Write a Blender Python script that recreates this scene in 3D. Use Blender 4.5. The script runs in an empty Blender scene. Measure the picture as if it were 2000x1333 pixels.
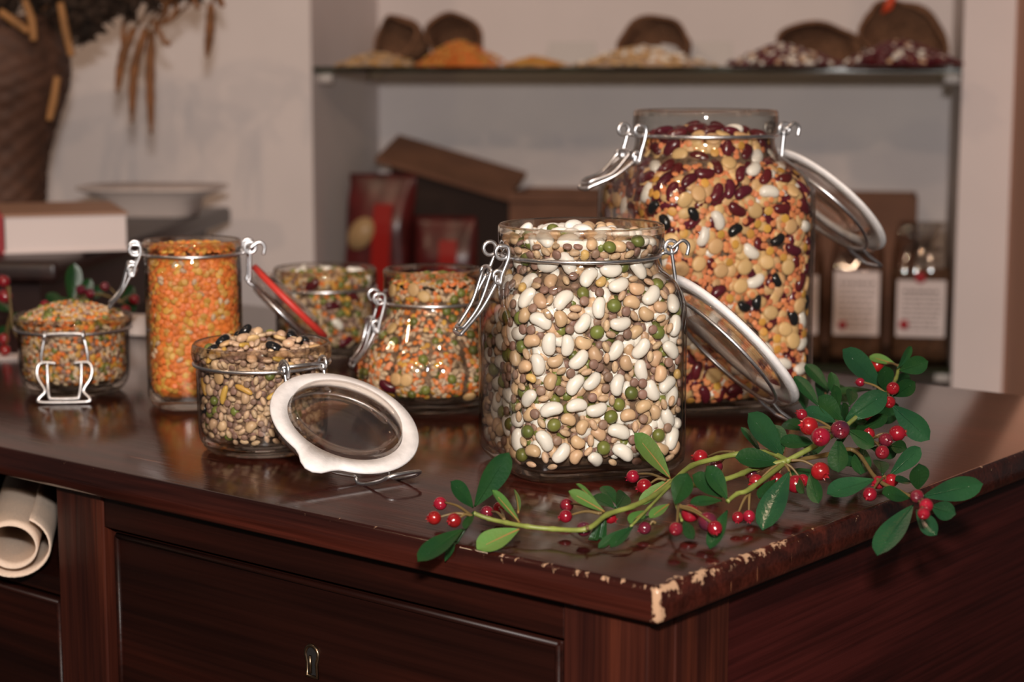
import bpy, bmesh, math, random
import numpy as np
from mathutils import Vector, Matrix, Quaternion

random.seed(7)
RNG = np.random.default_rng(11)
R = math.radians
SC = bpy.context.scene
COL = SC.collection

# ------------------------------------------------------------------ camera, world, lights, exposure
FPX = 3627.0
PITCH = R(8.37)
TOP = 0.80                                   # height of the dresser top
CAM = Vector((0.0, 0.0, TOP + 0.238))
cd = bpy.data.cameras.new('camera')
cam = bpy.data.objects.new('camera', cd)
COL.objects.link(cam)
cam.location = CAM
cam.rotation_euler = (math.pi / 2 - PITCH, 0, 0)
cd.sensor_width = 36.0
cd.lens = FPX / 2000 * 36
cd.clip_start = 0.02
cd.dof.use_dof = True
cd.dof.focus_distance = 1.04
cd.dof.aperture_fstop = 8.0
SC.camera = cam

w = bpy.data.worlds.new('world')
SC.world = w
w.use_nodes = True
w.node_tree.nodes['Background'].inputs[0].default_value = (1.0, 0.93, 0.88, 1)
w.node_tree.nodes['Background'].inputs[1].default_value = 0.06

def area(name, loc, target, size, power, color, size_y=None):
    l = bpy.data.lights.new(name, 'AREA')
    l.energy = power
    l.color = color
    l.shape = 'RECTANGLE' if size_y else 'DISK'
    l.size = size
    if size_y:
        l.size_y = size_y
    o = bpy.data.objects.new(name, l)
    COL.objects.link(o)
    o.location = loc
    d = Vector(target) - Vector(loc)
    o.rotation_euler = d.to_track_quat('-Z', 'Y').to_euler()
    return o

# the camera's flash, a little above the lens, and the warm lamps of the room
area('camera_flash', (0.01, -0.03, CAM.z + 0.15), (0.08, 1.6, TOP + 0.05), 0.065, 17.5, (1.0, 0.955, 0.92), 0.04)
for x, y, z, p in ((-1.1, -2.0, 2.3, 14), (0.7, -2.2, 2.3, 15), (-0.3, -1.2, 2.45, 8), (-0.1, 0.7, 2.45, 4), (-1.2, 1.0, 2.4, 4)):
    area('ceiling_lamp_light', (x, y, z), (x * 0.3, y + 1.6, 0.9), 0.09, p, (1.0, 0.68, 0.45))

SC.view_settings.view_transform = 'Standard'
SC.view_settings.look = 'None'
SC.view_settings.exposure = 0.0
SC.view_settings.gamma = 1.0
SC.view_settings.use_curve_mapping = False
SC.cycles.max_bounces = 24
SC.cycles.transparent_max_bounces = 40
SC.cycles.transmission_bounces = 16
SC.cycles.glossy_bounces = 8
SC.cycles.diffuse_bounces = 3
SC.cycles.sample_clamp_indirect = 6.0
SC.cycles.use_denoising = True

# ------------------------------------------------------------------ picture <-> place
CP, SP = math.cos(PITCH), math.sin(PITCH)
FWD, UP, RIGHT = Vector((0, CP, -SP)), Vector((0, SP, CP)), Vector((1, 0, 0))

def ray(px, py):
    return RIGHT * ((px - 1000) / FPX) + UP * (-(py - 666.5) / FPX) + FWD

def at_z(px, py, z=TOP):
    d = ray(px, py)
    return CAM + d * ((z - CAM.z) / d.z)

def at_y(px, py, y):
    d = ray(px, py)
    return CAM + d * (y / d.y)

def at_plane(px, py, p0, n):
    d = ray(px, py)
    return CAM + d * ((Vector(p0) - CAM).dot(Vector(n)) / d.dot(Vector(n)))

# ------------------------------------------------------------------ materials
def mat(name):
    m = bpy.data.materials.new(name)
    m.use_nodes = True
    nt = m.node_tree
    nt.nodes.clear()
    out = nt.nodes.new('ShaderNodeOutputMaterial')
    return m, nt, out

def lk(nt, a, b):
    nt.links.new(a, b)

def plain(name, col, rough=0.5, metal=0.0, spec=0.5, var=0.0, noise=0.0, nscale=60, bump=0.0, bscale=200, coat=0.0, sss=0.0, col2=None, coords='Object'):
    m, nt, out = mat(name)
    b = nt.nodes.new('ShaderNodeBsdfPrincipled')
    b.inputs['Base Color'].default_value = (*col, 1)
    b.inputs['Roughness'].default_value = rough
    b.inputs['Metallic'].default_value = metal
    b.inputs['Specular IOR Level'].default_value = spec
    b.inputs['Coat Weight'].default_value = coat
    if sss:
        b.inputs['Subsurface Weight'].default_value = sss
        b.inputs['Subsurface Radius'].default_value = (0.004, 0.002, 0.001)
        b.inputs['Subsurface Scale'].default_value = 1.0
    lk(nt, b.outputs[0], out.inputs[0])
    tc = nt.nodes.new('ShaderNodeTexCoord')
    c = None
    if noise or col2:
        n = nt.nodes.new('ShaderNodeTexNoise')
        n.inputs['Scale'].default_value = nscale
        n.inputs['Detail'].default_value = 4
        lk(nt, tc.outputs[coords], n.inputs['Vector'])
        r = nt.nodes.new('ShaderNodeValToRGB')
        r.color_ramp.elements[0].position = 0.35
        r.color_ramp.elements[1].position = 0.65
        c2 = col2 or tuple(x * (1 - noise) for x in col)
        r.color_ramp.elements[0].color = (*c2, 1)
        r.color_ramp.elements[1].color = (*col, 1)
        lk(nt, n.outputs[0], r.inputs[0])
        c = r.outputs[0]
    if var:
        oi = nt.nodes.new('ShaderNodeObjectInfo')
        ge = nt.nodes.new('ShaderNodeNewGeometry')
        ad = nt.nodes.new('ShaderNodeMath'); ad.operation = 'ADD'
        fr = nt.nodes.new('ShaderNodeMath'); fr.operation = 'FRACT'
        lk(nt, oi.outputs['Random'], ad.inputs[0]); lk(nt, ge.outputs['Random Per Island'], ad.inputs[1]); lk(nt, ad.outputs[0], fr.inputs[0])
        mr = nt.nodes.new('ShaderNodeMapRange')
        mr.inputs[3].default_value = 1 - var; mr.inputs[4].default_value = 1 + var
        lk(nt, fr.outputs[0], mr.inputs[0])
        hs = nt.nodes.new('ShaderNodeHueSaturation')
        hs.inputs['Color'].default_value = (*col, 1)
        if c:
            lk(nt, c, hs.inputs['Color'])
        lk(nt, mr.outputs[0], hs.inputs['Value'])
        mh = nt.nodes.new('ShaderNodeMapRange')
        mh.inputs[3].default_value = 0.5 - var * 0.05; mh.inputs[4].default_value = 0.5 + var * 0.05
        ml = nt.nodes.new('ShaderNodeMath'); ml.operation = 'MULTIPLY'; ml.inputs[1].default_value = 7.31
        f2 = nt.nodes.new('ShaderNodeMath'); f2.operation = 'FRACT'
        lk(nt, fr.outputs[0], ml.inputs[0]); lk(nt, ml.outputs[0], f2.inputs[0]); lk(nt, f2.outputs[0], mh.inputs[0])
        lk(nt, mh.outputs[0], hs.inputs['Hue'])
        c = hs.outputs[0]
    if c:
        lk(nt, c, b.inputs['Base Color'])
    if bump:
        n2 = nt.nodes.new('ShaderNodeTexNoise')
        n2.inputs['Scale'].default_value = bscale
        lk(nt, tc.outputs[coords], n2.inputs['Vector'])
        bp = nt.nodes.new('ShaderNodeBump')
        bp.inputs['Strength'].default_value = bump
        bp.inputs['Distance'].default_value = 0.002
        lk(nt, n2.outputs[0], bp.inputs['Height'])
        lk(nt, bp.outputs[0], b.inputs['Normal'])
    return m

def thin_glass(name, tint=(0.97, 0.965, 0.95), edge=(0.20, 0.14, 0.10), f0=0.045, epow=3.4, rough=0.0):
    """a glass wall: clear, mirror-like by Schlick's law, tinted where one looks along the wall"""
    m, nt, out = mat(name)
    lw = nt.nodes.new('ShaderNodeLayerWeight')
    lw.inputs['Blend'].default_value = 0.5
    p = nt.nodes.new('ShaderNodeMath'); p.operation = 'POWER'; p.inputs[1].default_value = 5
    lk(nt, lw.outputs['Facing'], p.inputs[0])
    ma = nt.nodes.new('ShaderNodeMath'); ma.operation = 'MULTIPLY_ADD'; ma.inputs[1].default_value = 0.75; ma.inputs[2].default_value = f0
    lk(nt, p.outputs[0], ma.inputs[0])
    p2 = nt.nodes.new('ShaderNodeMath'); p2.operation = 'POWER'; p2.inputs[1].default_value = epow
    lk(nt, lw.outputs['Facing'], p2.inputs[0])
    mx = nt.nodes.new('ShaderNodeMix'); mx.data_type = 'RGBA'
    mx.inputs[6].default_value = (*tint, 1); mx.inputs[7].default_value = (*edge, 1)
    lk(nt, p2.outputs[0], mx.inputs[0])
    t = nt.nodes.new('ShaderNodeBsdfTransparent')
    lk(nt, mx.outputs[2], t.inputs[0])
    g = nt.nodes.new('ShaderNodeBsdfGlossy')
    g.inputs['Roughness'].default_value = rough + 0.03
    ms = nt.nodes.new('ShaderNodeMixShader')
    lk(nt, ma.outputs[0], ms.inputs[0]); lk(nt, t.outputs[0], ms.inputs[1]); lk(nt, g.outputs[0], ms.inputs[2])
    lk(nt, ms.outputs[0], out.inputs[0])
    return m

def solid_glass(name, col=(1, 0.98, 0.96), ior=1.45, rough=0.0, clear=0.0):
    m, nt, out = mat(name)
    g = nt.nodes.new('ShaderNodeBsdfGlass')
    g.inputs['Color'].default_value = (*col, 1)
    g.inputs['IOR'].default_value = ior
    g.inputs['Roughness'].default_value = rough
    if clear:
        t = nt.nodes.new('ShaderNodeBsdfTransparent')
        t.inputs[0].default_value = (*col, 1)
        ms = nt.nodes.new('ShaderNodeMixShader'); ms.inputs[0].default_value = clear
        lk(nt, g.outputs[0], ms.inputs[1]); lk(nt, t.outputs[0], ms.inputs[2]); lk(nt, ms.outputs[0], out.inputs[0])
    else:
        lk(nt, g.outputs[0], out.inputs[0])
    return m

def wood(name, dark, mid, light, axis=0, scale=1.0, rough=0.3, coat=0.0, wear=None, bump=0.15, spec=0.5, fleck=None):
    """varnished wood, grain along the given object axis; wear = (corner point, reach) pale chips on the edges"""
    m, nt, out = mat(name)
    b = nt.nodes.new('ShaderNodeBsdfPrincipled')
    b.inputs['Roughness'].default_value = rough
    b.inputs['Coat Weight'].default_value = coat
    b.inputs['Coat Roughness'].default_value = 0.12
    b.inputs['Specular IOR Level'].default_value = spec
    lk(nt, b.outputs[0], out.inputs[0])
    tc = nt.nodes.new('ShaderNodeTexCoord')
    mp = nt.nodes.new('ShaderNodeMapping')
    s = [38.0 * scale] * 3
    s[axis] = 2.2 * scale
    mp.inputs['Scale'].default_value = s
    lk(nt, tc.outputs['Object'], mp.inputs['Vector'])
    n = nt.nodes.new('ShaderNodeTexNoise')
    n.inputs['Scale'].default_value = 1.0; n.inputs['Detail'].default_value = 6; n.inputs['Distortion'].default_value = 1.2
    lk(nt, mp.outputs[0], n.inputs['Vector'])
    r = nt.nodes.new('ShaderNodeValToRGB')
    e = r.color_ramp.elements
    e[0].position = 0.30; e[0].color = (*dark, 1)
    e[1].position = 0.75; e[1].color = (*light, 1)
    k = e.new(0.52); k.color = (*mid, 1)
    lk(nt, n.outputs[0], r.inputs[0])
    col = r.outputs[0]
    mp2 = nt.nodes.new('ShaderNodeMapping')
    s2 = [420.0 * scale] * 3; s2[axis] = 9.0 * scale
    mp2.inputs['Scale'].default_value = s2
    lk(nt, tc.outputs['Object'], mp2.inputs['Vector'])
    n2 = nt.nodes.new('ShaderNodeTexNoise'); n2.inputs['Scale'].default_value = 1.0; n2.inputs['Detail'].default_value = 3
    lk(nt, mp2.outputs[0], n2.inputs['Vector'])
    mm = nt.nodes.new('ShaderNodeMix'); mm.data_type = 'RGBA'; mm.blend_type = 'MULTIPLY'; mm.inputs[0].default_value = 0.7
    r2 = nt.nodes.new('ShaderNodeValToRGB'); r2.color_ramp.elements[0].position = 0.3; r2.color_ramp.elements[0].color = (0.35, 0.3, 0.3, 1); r2.color_ramp.elements[1].position = 0.6
    lk(nt, n2.outputs[0], r2.inputs[0]); lk(nt, col, mm.inputs[6]); lk(nt, r2.outputs[0], mm.inputs[7])
    col = mm.outputs[2]
    if fleck:
        fs, fc, thr = fleck
        mp3 = nt.nodes.new('ShaderNodeMapping'); mp3.inputs['Scale'].default_value = fs
        lk(nt, tc.outputs['Object'], mp3.inputs['Vector'])
        n3 = nt.nodes.new('ShaderNodeTexNoise'); n3.inputs['Scale'].default_value = 1.0; n3.inputs['Detail'].default_value = 2
        lk(nt, mp3.outputs[0], n3.inputs['Vector'])
        g = nt.nodes.new('ShaderNodeMapRange'); g.inputs[1].default_value = thr; g.inputs[2].default_value = thr + 0.02
        lk(nt, n3.outputs[0], g.inputs[0])
        m3 = nt.nodes.new('ShaderNodeMix'); m3.data_type = 'RGBA'; m3.inputs[7].default_value = (*fc, 1)
        lk(nt, g.outputs[0], m3.inputs[0]); lk(nt, col, m3.inputs[6])
        col = m3.outputs[2]
    if wear:
        # chips: noise, strongest near the worn corner (object space) and on the arrises
        pt, reach, wc = wear
        vd = nt.nodes.new('ShaderNodeVectorMath'); vd.operation = 'DISTANCE'; vd.inputs[1].default_value = pt
        lk(nt, tc.outputs['Object'], vd.inputs[0])
        def mth(op, a, b_):
            k_ = nt.nodes.new('ShaderNodeMath'); k_.operation = op
            for i_, q_ in enumerate((a, b_)):
                if q_ is None: continue
                if isinstance(q_, (int, float)): k_.inputs[i_].default_value = q_
                else: lk(nt, q_, k_.inputs[i_])
            return k_.outputs[0]
        def ramp(v, a, b_, c_, d_):
            k_ = nt.nodes.new('ShaderNodeMapRange')
            for i_, q_ in zip((1, 2, 3, 4), (a, b_, c_, d_)): k_.inputs[i_].default_value = q_
            lk(nt, v, k_.inputs[0])
            return k_.outputs[0]
        sx = nt.nodes.new('ShaderNodeSeparateXYZ'); lk(nt, tc.outputs['Object'], sx.inputs[0])
        ax_, ay_, az_ = mth('ABSOLUTE', sx.outputs[0], None), mth('ABSOLUTE', sx.outputs[1], None), mth('ABSOLUTE', mth('SUBTRACT', sx.outputs[2], 0.8), None)
        de = mth('MINIMUM', mth('MINIMUM', mth('MULTIPLY', mth('ADD', ay_, az_), 1.9), mth('ADD', ax_, az_)), mth('ADD', ax_, ay_))
        edge = ramp(de, 0.002, 0.009, 1.0, 0.0)
        near = ramp(vd.outputs['Value'], 0.0, reach, 1.0, 0.0)
        gain = mth('ADD', mth('MULTIPLY', edge, mth('MULTIPLY_ADD' if False else 'ADD', 0.10, mth('MULTIPLY', near, 0.20))), mth('MULTIPLY', near, 0.01))
        n4 = nt.nodes.new('ShaderNodeTexNoise'); n4.inputs['Scale'].default_value = 260; n4.inputs['Detail'].default_value = 5; n4.inputs['Roughness'].default_value = 0.65
        mp4 = nt.nodes.new('ShaderNodeMapping'); mp4.inputs['Scale'].default_value = (1, 0.6, 0.6)
        lk(nt, tc.outputs['Object'], mp4.inputs['Vector']); lk(nt, mp4.outputs[0], n4.inputs['Vector'])
        th = nt.nodes.new('ShaderNodeMapRange'); th.inputs[1].default_value = 0.73; th.inputs[2].default_value = 0.78
        lk(nt, mth('ADD', n4.outputs[0], gain), th.inputs[0])
        m4 = nt.nodes.new('ShaderNodeMix'); m4.data_type = 'RGBA'; m4.inputs[7].default_value = (*wc, 1)
        lk(nt, th.outputs[0], m4.inputs[0]); lk(nt, col, m4.inputs[6])
        col = m4.outputs[2]
    lk(nt, col, b.inputs['Base Color'])
    bp = nt.nodes.new('ShaderNodeBump'); bp.inputs['Strength'].default_value = bump; bp.inputs['Distance'].default_value = 0.001
    lk(nt, n2.outputs[0], bp.inputs['Height']); lk(nt, bp.outputs[0], b.inputs['Normal'])
    return m

M = {}
M['wall'] = plain('wall_paint', (0.80, 0.725, 0.715), 0.85, noise=0.06, nscale=6, bump=0.1, bscale=90)
M['wall_warm_cast'] = plain('wall_paint_warm_cast', (0.80, 0.43, 0.30), 0.85, noise=0.06, nscale=6)  # orange cast of the warm lamps put into the wall colour
M['floor'] = plain('floor_tile', (0.12, 0.08, 0.06), 0.5, noise=0.2, nscale=4)
M['glass'] = thin_glass('jar_glass')
M['glass_thick'] = solid_glass('thick_glass', (0.97, 0.95, 0.92), 1.45, 0.0, 0.25)
M['lid_glass'] = solid_glass('lid_glass', (0.97, 0.95, 0.93), 1.45, 0.0, 0.7)
M['shelf_glass'] = thin_glass('shelf_glass', (0.85, 0.88, 0.80), (0.10, 0.13, 0.08), 0.05, 1.2)
M['edge_green'] = plain('dark_green_glass_edge', (0.022, 0.028, 0.014), 0.15)
M['wire'] = plain('steel_wire', (0.78, 0.78, 0.80), 0.34, metal=1.0, noise=0.2, nscale=300)
M['gasket_white'] = plain('white_rubber', (0.80, 0.76, 0.74), 0.6, noise=0.12, nscale=160, bump=0.1, bscale=900)
M['gasket_red'] = plain('red_rubber', (0.55, 0.035, 0.025), 0.5)
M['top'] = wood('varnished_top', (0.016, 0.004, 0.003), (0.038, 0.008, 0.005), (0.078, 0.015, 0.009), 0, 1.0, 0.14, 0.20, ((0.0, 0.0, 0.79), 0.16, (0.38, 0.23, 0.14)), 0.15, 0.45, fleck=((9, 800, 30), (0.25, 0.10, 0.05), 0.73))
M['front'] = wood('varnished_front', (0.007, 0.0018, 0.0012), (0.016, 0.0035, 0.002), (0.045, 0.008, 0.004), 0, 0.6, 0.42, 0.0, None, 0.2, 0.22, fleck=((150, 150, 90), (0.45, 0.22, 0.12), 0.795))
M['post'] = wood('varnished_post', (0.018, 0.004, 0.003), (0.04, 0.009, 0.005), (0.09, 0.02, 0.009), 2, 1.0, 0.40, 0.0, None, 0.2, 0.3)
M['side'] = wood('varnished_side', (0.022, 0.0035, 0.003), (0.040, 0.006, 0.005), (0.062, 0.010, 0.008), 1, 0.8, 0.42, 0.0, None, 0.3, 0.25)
M['dark_wood'] = wood('dark_console_wood', (0.010, 0.005, 0.005), (0.025, 0.010, 0.009), (0.045, 0.016, 0.012), 1, 0.6, 0.35)
M['console_side'] = plain('dark_red_stained_wood', (0.035, 0.010, 0.008), 0.45, noise=0.5, nscale=12)
M['brass'] = plain('worn_brass', (0.28, 0.20, 0.13), 0.32, metal=1.0, noise=0.4, nscale=250)
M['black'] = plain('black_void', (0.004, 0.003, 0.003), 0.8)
M['linen'] = plain('beige_linen', (0.72, 0.56, 0.44), 0.9, noise=0.12, nscale=700, bump=0.4, bscale=1500)
M['burlap'] = plain('brown_burlap', (0.27, 0.13, 0.068), 0.95, noise=0.45, nscale=160, bump=0.6, bscale=400)
M['wicker'] = plain('brown_wicker', (0.105, 0.045, 0.025), 0.7, noise=0.4, nscale=50)
M['straw'] = plain('golden_straw', (0.38, 0.18, 0.06), 0.7, noise=0.3, nscale=60)
M['pod'] = plain('dry_pod', (0.26, 0.105, 0.035), 0.7, noise=0.4, nscale=60)
M['dry_dark'] = plain('dark_dried_leaf', (0.05, 0.025, 0.013), 0.85, noise=0.5, nscale=40)
M['ceramic'] = plain('white_ceramic', (0.72, 0.62, 0.58), 0.35)
M['paper'] = plain('white_paper', (0.74, 0.64, 0.62), 0.7)
M['cover_tan'] = plain('tan_book_cover', (0.36, 0.20, 0.13), 0.6)
M['red_print'] = plain('red_print', (0.42, 0.02, 0.03), 0.5)
M['ink'] = plain('grey_ink', (0.22, 0.17, 0.16), 0.7)
M['card'] = plain('brown_cardboard', (0.24, 0.108, 0.062), 0.8, noise=0.25, nscale=14)
M['card_shade'] = plain('shaded_cardboard', (0.03, 0.016, 0.012), 0.9)  # cardboard darkened to stand for the shade inside the box
M['cello'] = thin_glass('cellophane', (0.88, 0.84, 0.80), (0.35, 0.28, 0.22), 0.10, 1.6, 0.05)
M['bag_fill'] = plain('brown_grain', (0.16, 0.075, 0.035), 0.8, noise=0.5, nscale=130, bump=0.4, bscale=260)
M['red_bag'] = plain('dark_red_foil', (0.11, 0.012, 0.012), 0.3, noise=0.6, nscale=28)
M['red_band'] = plain('red_foil_band', (0.30, 0.010, 0.006), 0.28)
M['bag_spot'] = plain('straw_coloured_print', (0.42, 0.27, 0.13), 0.4)
M['plastic_white'] = plain('white_plastic', (0.75, 0.68, 0.64), 0.4)
M['leaf_mid'] = plain('midrib_brown', (0.22, 0.12, 0.03), 0.5)
M['stem'] = plain('green_stem', (0.20, 0.23, 0.045), 0.5, noise=0.35, nscale=90)
M['twig'] = plain('olive_twig', (0.16, 0.10, 0.03), 0.55, noise=0.3, nscale=90)
M['berry'] = plain('red_berry', (0.25, 0.008, 0.016), 0.2, var=0.12, noise=0.35, nscale=130, coat=0.3)
M['berry_dark'] = plain('dark_berry', (0.17, 0.009, 0.016), 0.18, col2=(0.04, 0.012, 0.025), nscale=70, coat=0.3)

def leaf_mat(name, col, col2, rough, spec=0.3):
    m = plain(name, col, rough, col2=col2, nscale=55, bump=0.12, bscale=600, spec=spec, var=0.12)
    return m
M['leaf'] = leaf_mat('dark_green_leaf', (0.008, 0.036, 0.011), (0.014, 0.046, 0.011), 0.34)
M['leaf_gloss'] = leaf_mat('glossy_green_leaf', (0.009, 0.042, 0.017), (0.014, 0.055, 0.020), 0.20, 0.8)
M['leaf_under'] = leaf_mat('pale_leaf_underside', (0.060, 0.150, 0.030), (0.085, 0.135, 0.030), 0.45)

# pulses
P = {}
P['white_bean'] = plain('white_bean_skin', (0.80, 0.755, 0.68), 0.32, var=0.07)
P['tan_pea'] = plain('tan_pea_skin', (0.60, 0.40, 0.24), 0.42, var=0.16)
P['green_pea'] = plain('green_pea_skin', (0.15, 0.165, 0.035), 0.40, var=0.30)
P['brown_lentil'] = plain('brown_lentil_skin', (0.26, 0.155, 0.115), 0.5, var=0.20)
P['barley_grain'] = plain('barley_grain_skin', (0.60, 0.41, 0.26), 0.5, var=0.15, noise=0.25, nscale=500)
P['yellow_pea'] = plain('yellow_pea_skin', (0.60, 0.38, 0.14), 0.42, var=0.15)
P['yellow_bean'] = plain('yellow_bean_skin', (0.55, 0.33, 0.07), 0.42, var=0.15)
P['kidney_bean'] = plain('kidney_bean_skin', (0.095, 0.010, 0.016), 0.22, var=0.25)
P['black_bean'] = plain('black_bean_skin', (0.010, 0.010, 0.011), 0.18)
P['split_pea'] = plain('yellow_split_pea', (0.64, 0.41, 0.19), 0.5, var=0.15)
P['orange_lentil'] = plain('orange_lentil_skin', (0.70, 0.25, 0.10), 0.5, var=0.12)
P['deep_orange_lentil'] = plain('deep_orange_lentil_skin', (0.72, 0.20, 0.035), 0.5, var=0.15)
P['gold_lentil'] = plain('golden_lentil_skin', (0.62, 0.33, 0.06), 0.5, var=0.15)
P['pasta_grain'] = plain('pale_grain_skin', (0.55, 0.40, 0.26), 0.5, var=0.18)
P['core'] = plain('pulses_mass', (0.22, 0.13, 0.075), 0.8, noise=0.7, nscale=240, coords='Object')

def black_eye(name):
    """tan skin with a black spot round a pale scar on the concave side (+Y of the bean)"""
    m = plain(name, (0.62, 0.42, 0.26), 0.4, var=0.12)
    nt = m.node_tree
    b = next(n for n in nt.nodes if n.type == 'BSDF_PRINCIPLED')
    src = b.inputs['Base Color'].links[0].from_socket
    tc = nt.nodes.new('ShaderNodeTexCoord')
    def spot(c, r):
        d = nt.nodes.new('ShaderNodeVectorMath'); d.operation = 'DISTANCE'; d.inputs[1].default_value = c
        lk(nt, tc.outputs['Object'], d.inputs[0])
        k = nt.nodes.new('ShaderNodeMath'); k.operation = 'LESS_THAN'; k.inputs[1].default_value = r
        lk(nt, d.outputs['Value'], k.inputs[0])
        return k.outputs[0]
    a = nt.nodes.new('ShaderNodeMix'); a.data_type = 'RGBA'; a.inputs[7].default_value = (0.015, 0.011, 0.012, 1)
    lk(nt, spot((0, 0.0030, 0.0012), 0.00215), a.inputs[0]); lk(nt, src, a.inputs[6])
    c = nt.nodes.new('ShaderNodeMix'); c.data_type = 'RGBA'; c.inputs[7].default_value = (0.62, 0.50, 0.36, 1)
    lk(nt, spot((0, 0.0033, 0.0014), 0.0009), c.inputs[0]); lk(nt, a.outputs[2], c.inputs[6])
    lk(nt, c.outputs[2], b.inputs['Base Color'])
    return m
P['black_eyed_bean'] = black_eye('black_eyed_bean_skin')

# ------------------------------------------------------------------ mesh helpers
def link_mesh(name, me, parent=None, mats=None, smooth=True):
    o = bpy.data.objects.new(name, me)
    COL.objects.link(o)
    for m in (mats if isinstance(mats, (list, tuple)) else [mats]) if mats else ():
        if m.name not in me.materials:
            me.materials.append(m)
    if smooth:
        me.polygons.foreach_set('use_smooth', [True] * len(me.polygons))
    if parent is not None:
        o.parent = parent
    return o

def mk(name, vs, fs, mats=None, parent=None, smooth=True):
    me = bpy.data.meshes.new(name)
    me.from_pydata([tuple(v) for v in vs], [], fs)
    me.validate()
    return link_mesh(name, me, parent, mats, smooth)

def from_bm(name, bm, mats=None, parent=None, smooth=False):
    me = bpy.data.meshes.new(name)
    bmesh.ops.recalc_face_normals(bm, faces=bm.faces)
    bm.to_mesh(me)
    bm.free()
    return link_mesh(name, me, parent, mats, smooth)

def tag(o, label=None, cat=None, group=None, kind=None):
    if label: o['label'] = label
    if cat: o['category'] = cat
    if group: o['group'] = group
    if kind: o['kind'] = kind
    return o

def empty(name, loc, rz=0.0, label=None, cat=None, group=None):
    o = bpy.data.objects.new(name, None)
    COL.objects.link(o)
    o.location = loc
    o.rotation_euler = (0, 0, rz)
    o.empty_display_size = 0.02
    return tag(o, label, cat, group)

def box_bm(x0, x1, y0, y1, z0, z1, bev=0.0, seg=2, bm=None):
    b = bmesh.new()
    vs = [b.verts.new((x, y, z)) for x in (x0, x1) for y in (y0, y1) for z in (z0, z1)]
    for f in ((0, 1, 3, 2), (4, 6, 7, 5), (0, 4, 5, 1), (2, 3, 7, 6), (0, 2, 6, 4), (1, 5, 7, 3)):
        b.faces.new([vs[i] for i in f])
    bmesh.ops.recalc_face_normals(b, faces=b.faces)
    if bev:
        bmesh.ops.bevel(b, geom=list(b.edges), offset=bev, segments=seg, profile=0.5, affect='EDGES')
    if bm is None:
        return b
    tmp = bpy.data.meshes.new('t')
    b.to_mesh(tmp); b.free()
    bm.from_mesh(tmp)
    bpy.data.meshes.remove(tmp)
    return bm

def box(name, x0, x1, y0, y1, z0, z1, m, parent=None, bev=0.0, seg=2):
    return from_bm(name, box_bm(x0, x1, y0, y1, z0, z1, bev, seg), m, parent, smooth=bev > 0 and seg > 2)

def smooth_path(pts, n=6, closed=False):
    pts = [Vector(p) for p in pts]
    out = []
    N = len(pts)
    rng = range(N) if closed else range(N - 1)
    for i in rng:
        if closed:
            p0, p1, p2, p3 = pts[i - 1], pts[i], pts[(i + 1) % N], pts[(i + 2) % N]
        else:
            p0, p1, p2, p3 = pts[max(i - 1, 0)], pts[i], pts[i + 1], pts[min(i + 2, N - 1)]
        for k in range(n):
            t = k / n
            out.append(0.5 * ((2 * p1) + (p2 - p0) * t + (2 * p0 - 5 * p1 + 4 * p2 - p3) * t * t + (3 * p1 - p0 - 3 * p2 + p3) * t ** 3))
    if not closed:
        out.append(pts[-1])
    return out

def tube_geo(pts, r, seg=8, closed=False, base=0):
    pts = [Vector(p) for p in pts]
    N = len(pts)
    rad = r if callable(r) else (lambda t: r)
    tang = []
    for i in range(N):
        a, b = (pts[i - 1], pts[(i + 1) % N]) if closed else (pts[max(i - 1, 0)], pts[min(i + 1, N - 1)])
        t = b - a
        tang.append(t.normalized() if t.length > 1e-9 else Vector((0, 0, 1)))
    u = tang[0].orthogonal().normalized()
    us = [u]
    for i in range(1, N):
        q = tang[i - 1].rotation_difference(tang[i])
        u = q @ u
        u = (u - tang[i] * u.dot(tang[i])).normalized()
        us.append(u)
    twist = 0.0
    if closed:
        q = tang[-1].rotation_difference(tang[0])
        uu = q @ us[-1]
        twist = math.atan2(tang[0].dot(us[0].cross(uu)), us[0].dot(uu))
    vs, fs = [], []
    for i in range(N):
        v = tang[i].cross(us[i])
        rr = rad(i / max(N - 1, 1))
        for k in range(seg):
            a = 2 * math.pi * k / seg - (twist * i / N if closed else 0)
            vs.append(pts[i] + (us[i] * math.cos(a) + v * math.sin(a)) * rr)
    for i in range(N if closed else N - 1):
        j = (i + 1) % N
        for k in range(seg):
            k2 = (k + 1) % seg
            fs.append((base + i * seg + k, base + i * seg + k2, base + j * seg + k2, base + j * seg + k))
    if not closed:
        fs.append(tuple(base + k for k in reversed(range(seg))))
        fs.append(tuple(base + (N - 1) * seg + k for k in range(seg)))
    return vs, fs

class Geo:
    def __init__(self):
        self.v, self.f = [], []
    def add(self, vs, fs):
        b = len(self.v)
        self.v += list(vs)
        self.f += [tuple(b + i for i in f) for f in fs]
        return self
    def tube(self, pts, r, seg=8, closed=False, smooth=0):
        if smooth:
            pts = smooth_path(pts, smooth, closed)
        return self.add(*tube_geo(pts, r, seg, closed))
    def ring(self, c, R_, r, n1=(1, 0, 0), n2=(0, 1, 0), N=20, seg=8):
        n1, n2, c = Vector(n1).normalized(), Vector(n2).normalized(), Vector(c)
        return self.tube([c + (n1 * math.cos(2 * math.pi * k / N) + n2 * math.sin(2 * math.pi * k / N)) * R_ for k in range(N)], r, seg, True)
    def build(self, name, m, parent=None, tf=None):
        vs = [tf @ Vector(v) for v in self.v] if tf is not None else self.v
        return mk(name, vs, self.f, m, parent)

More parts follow.
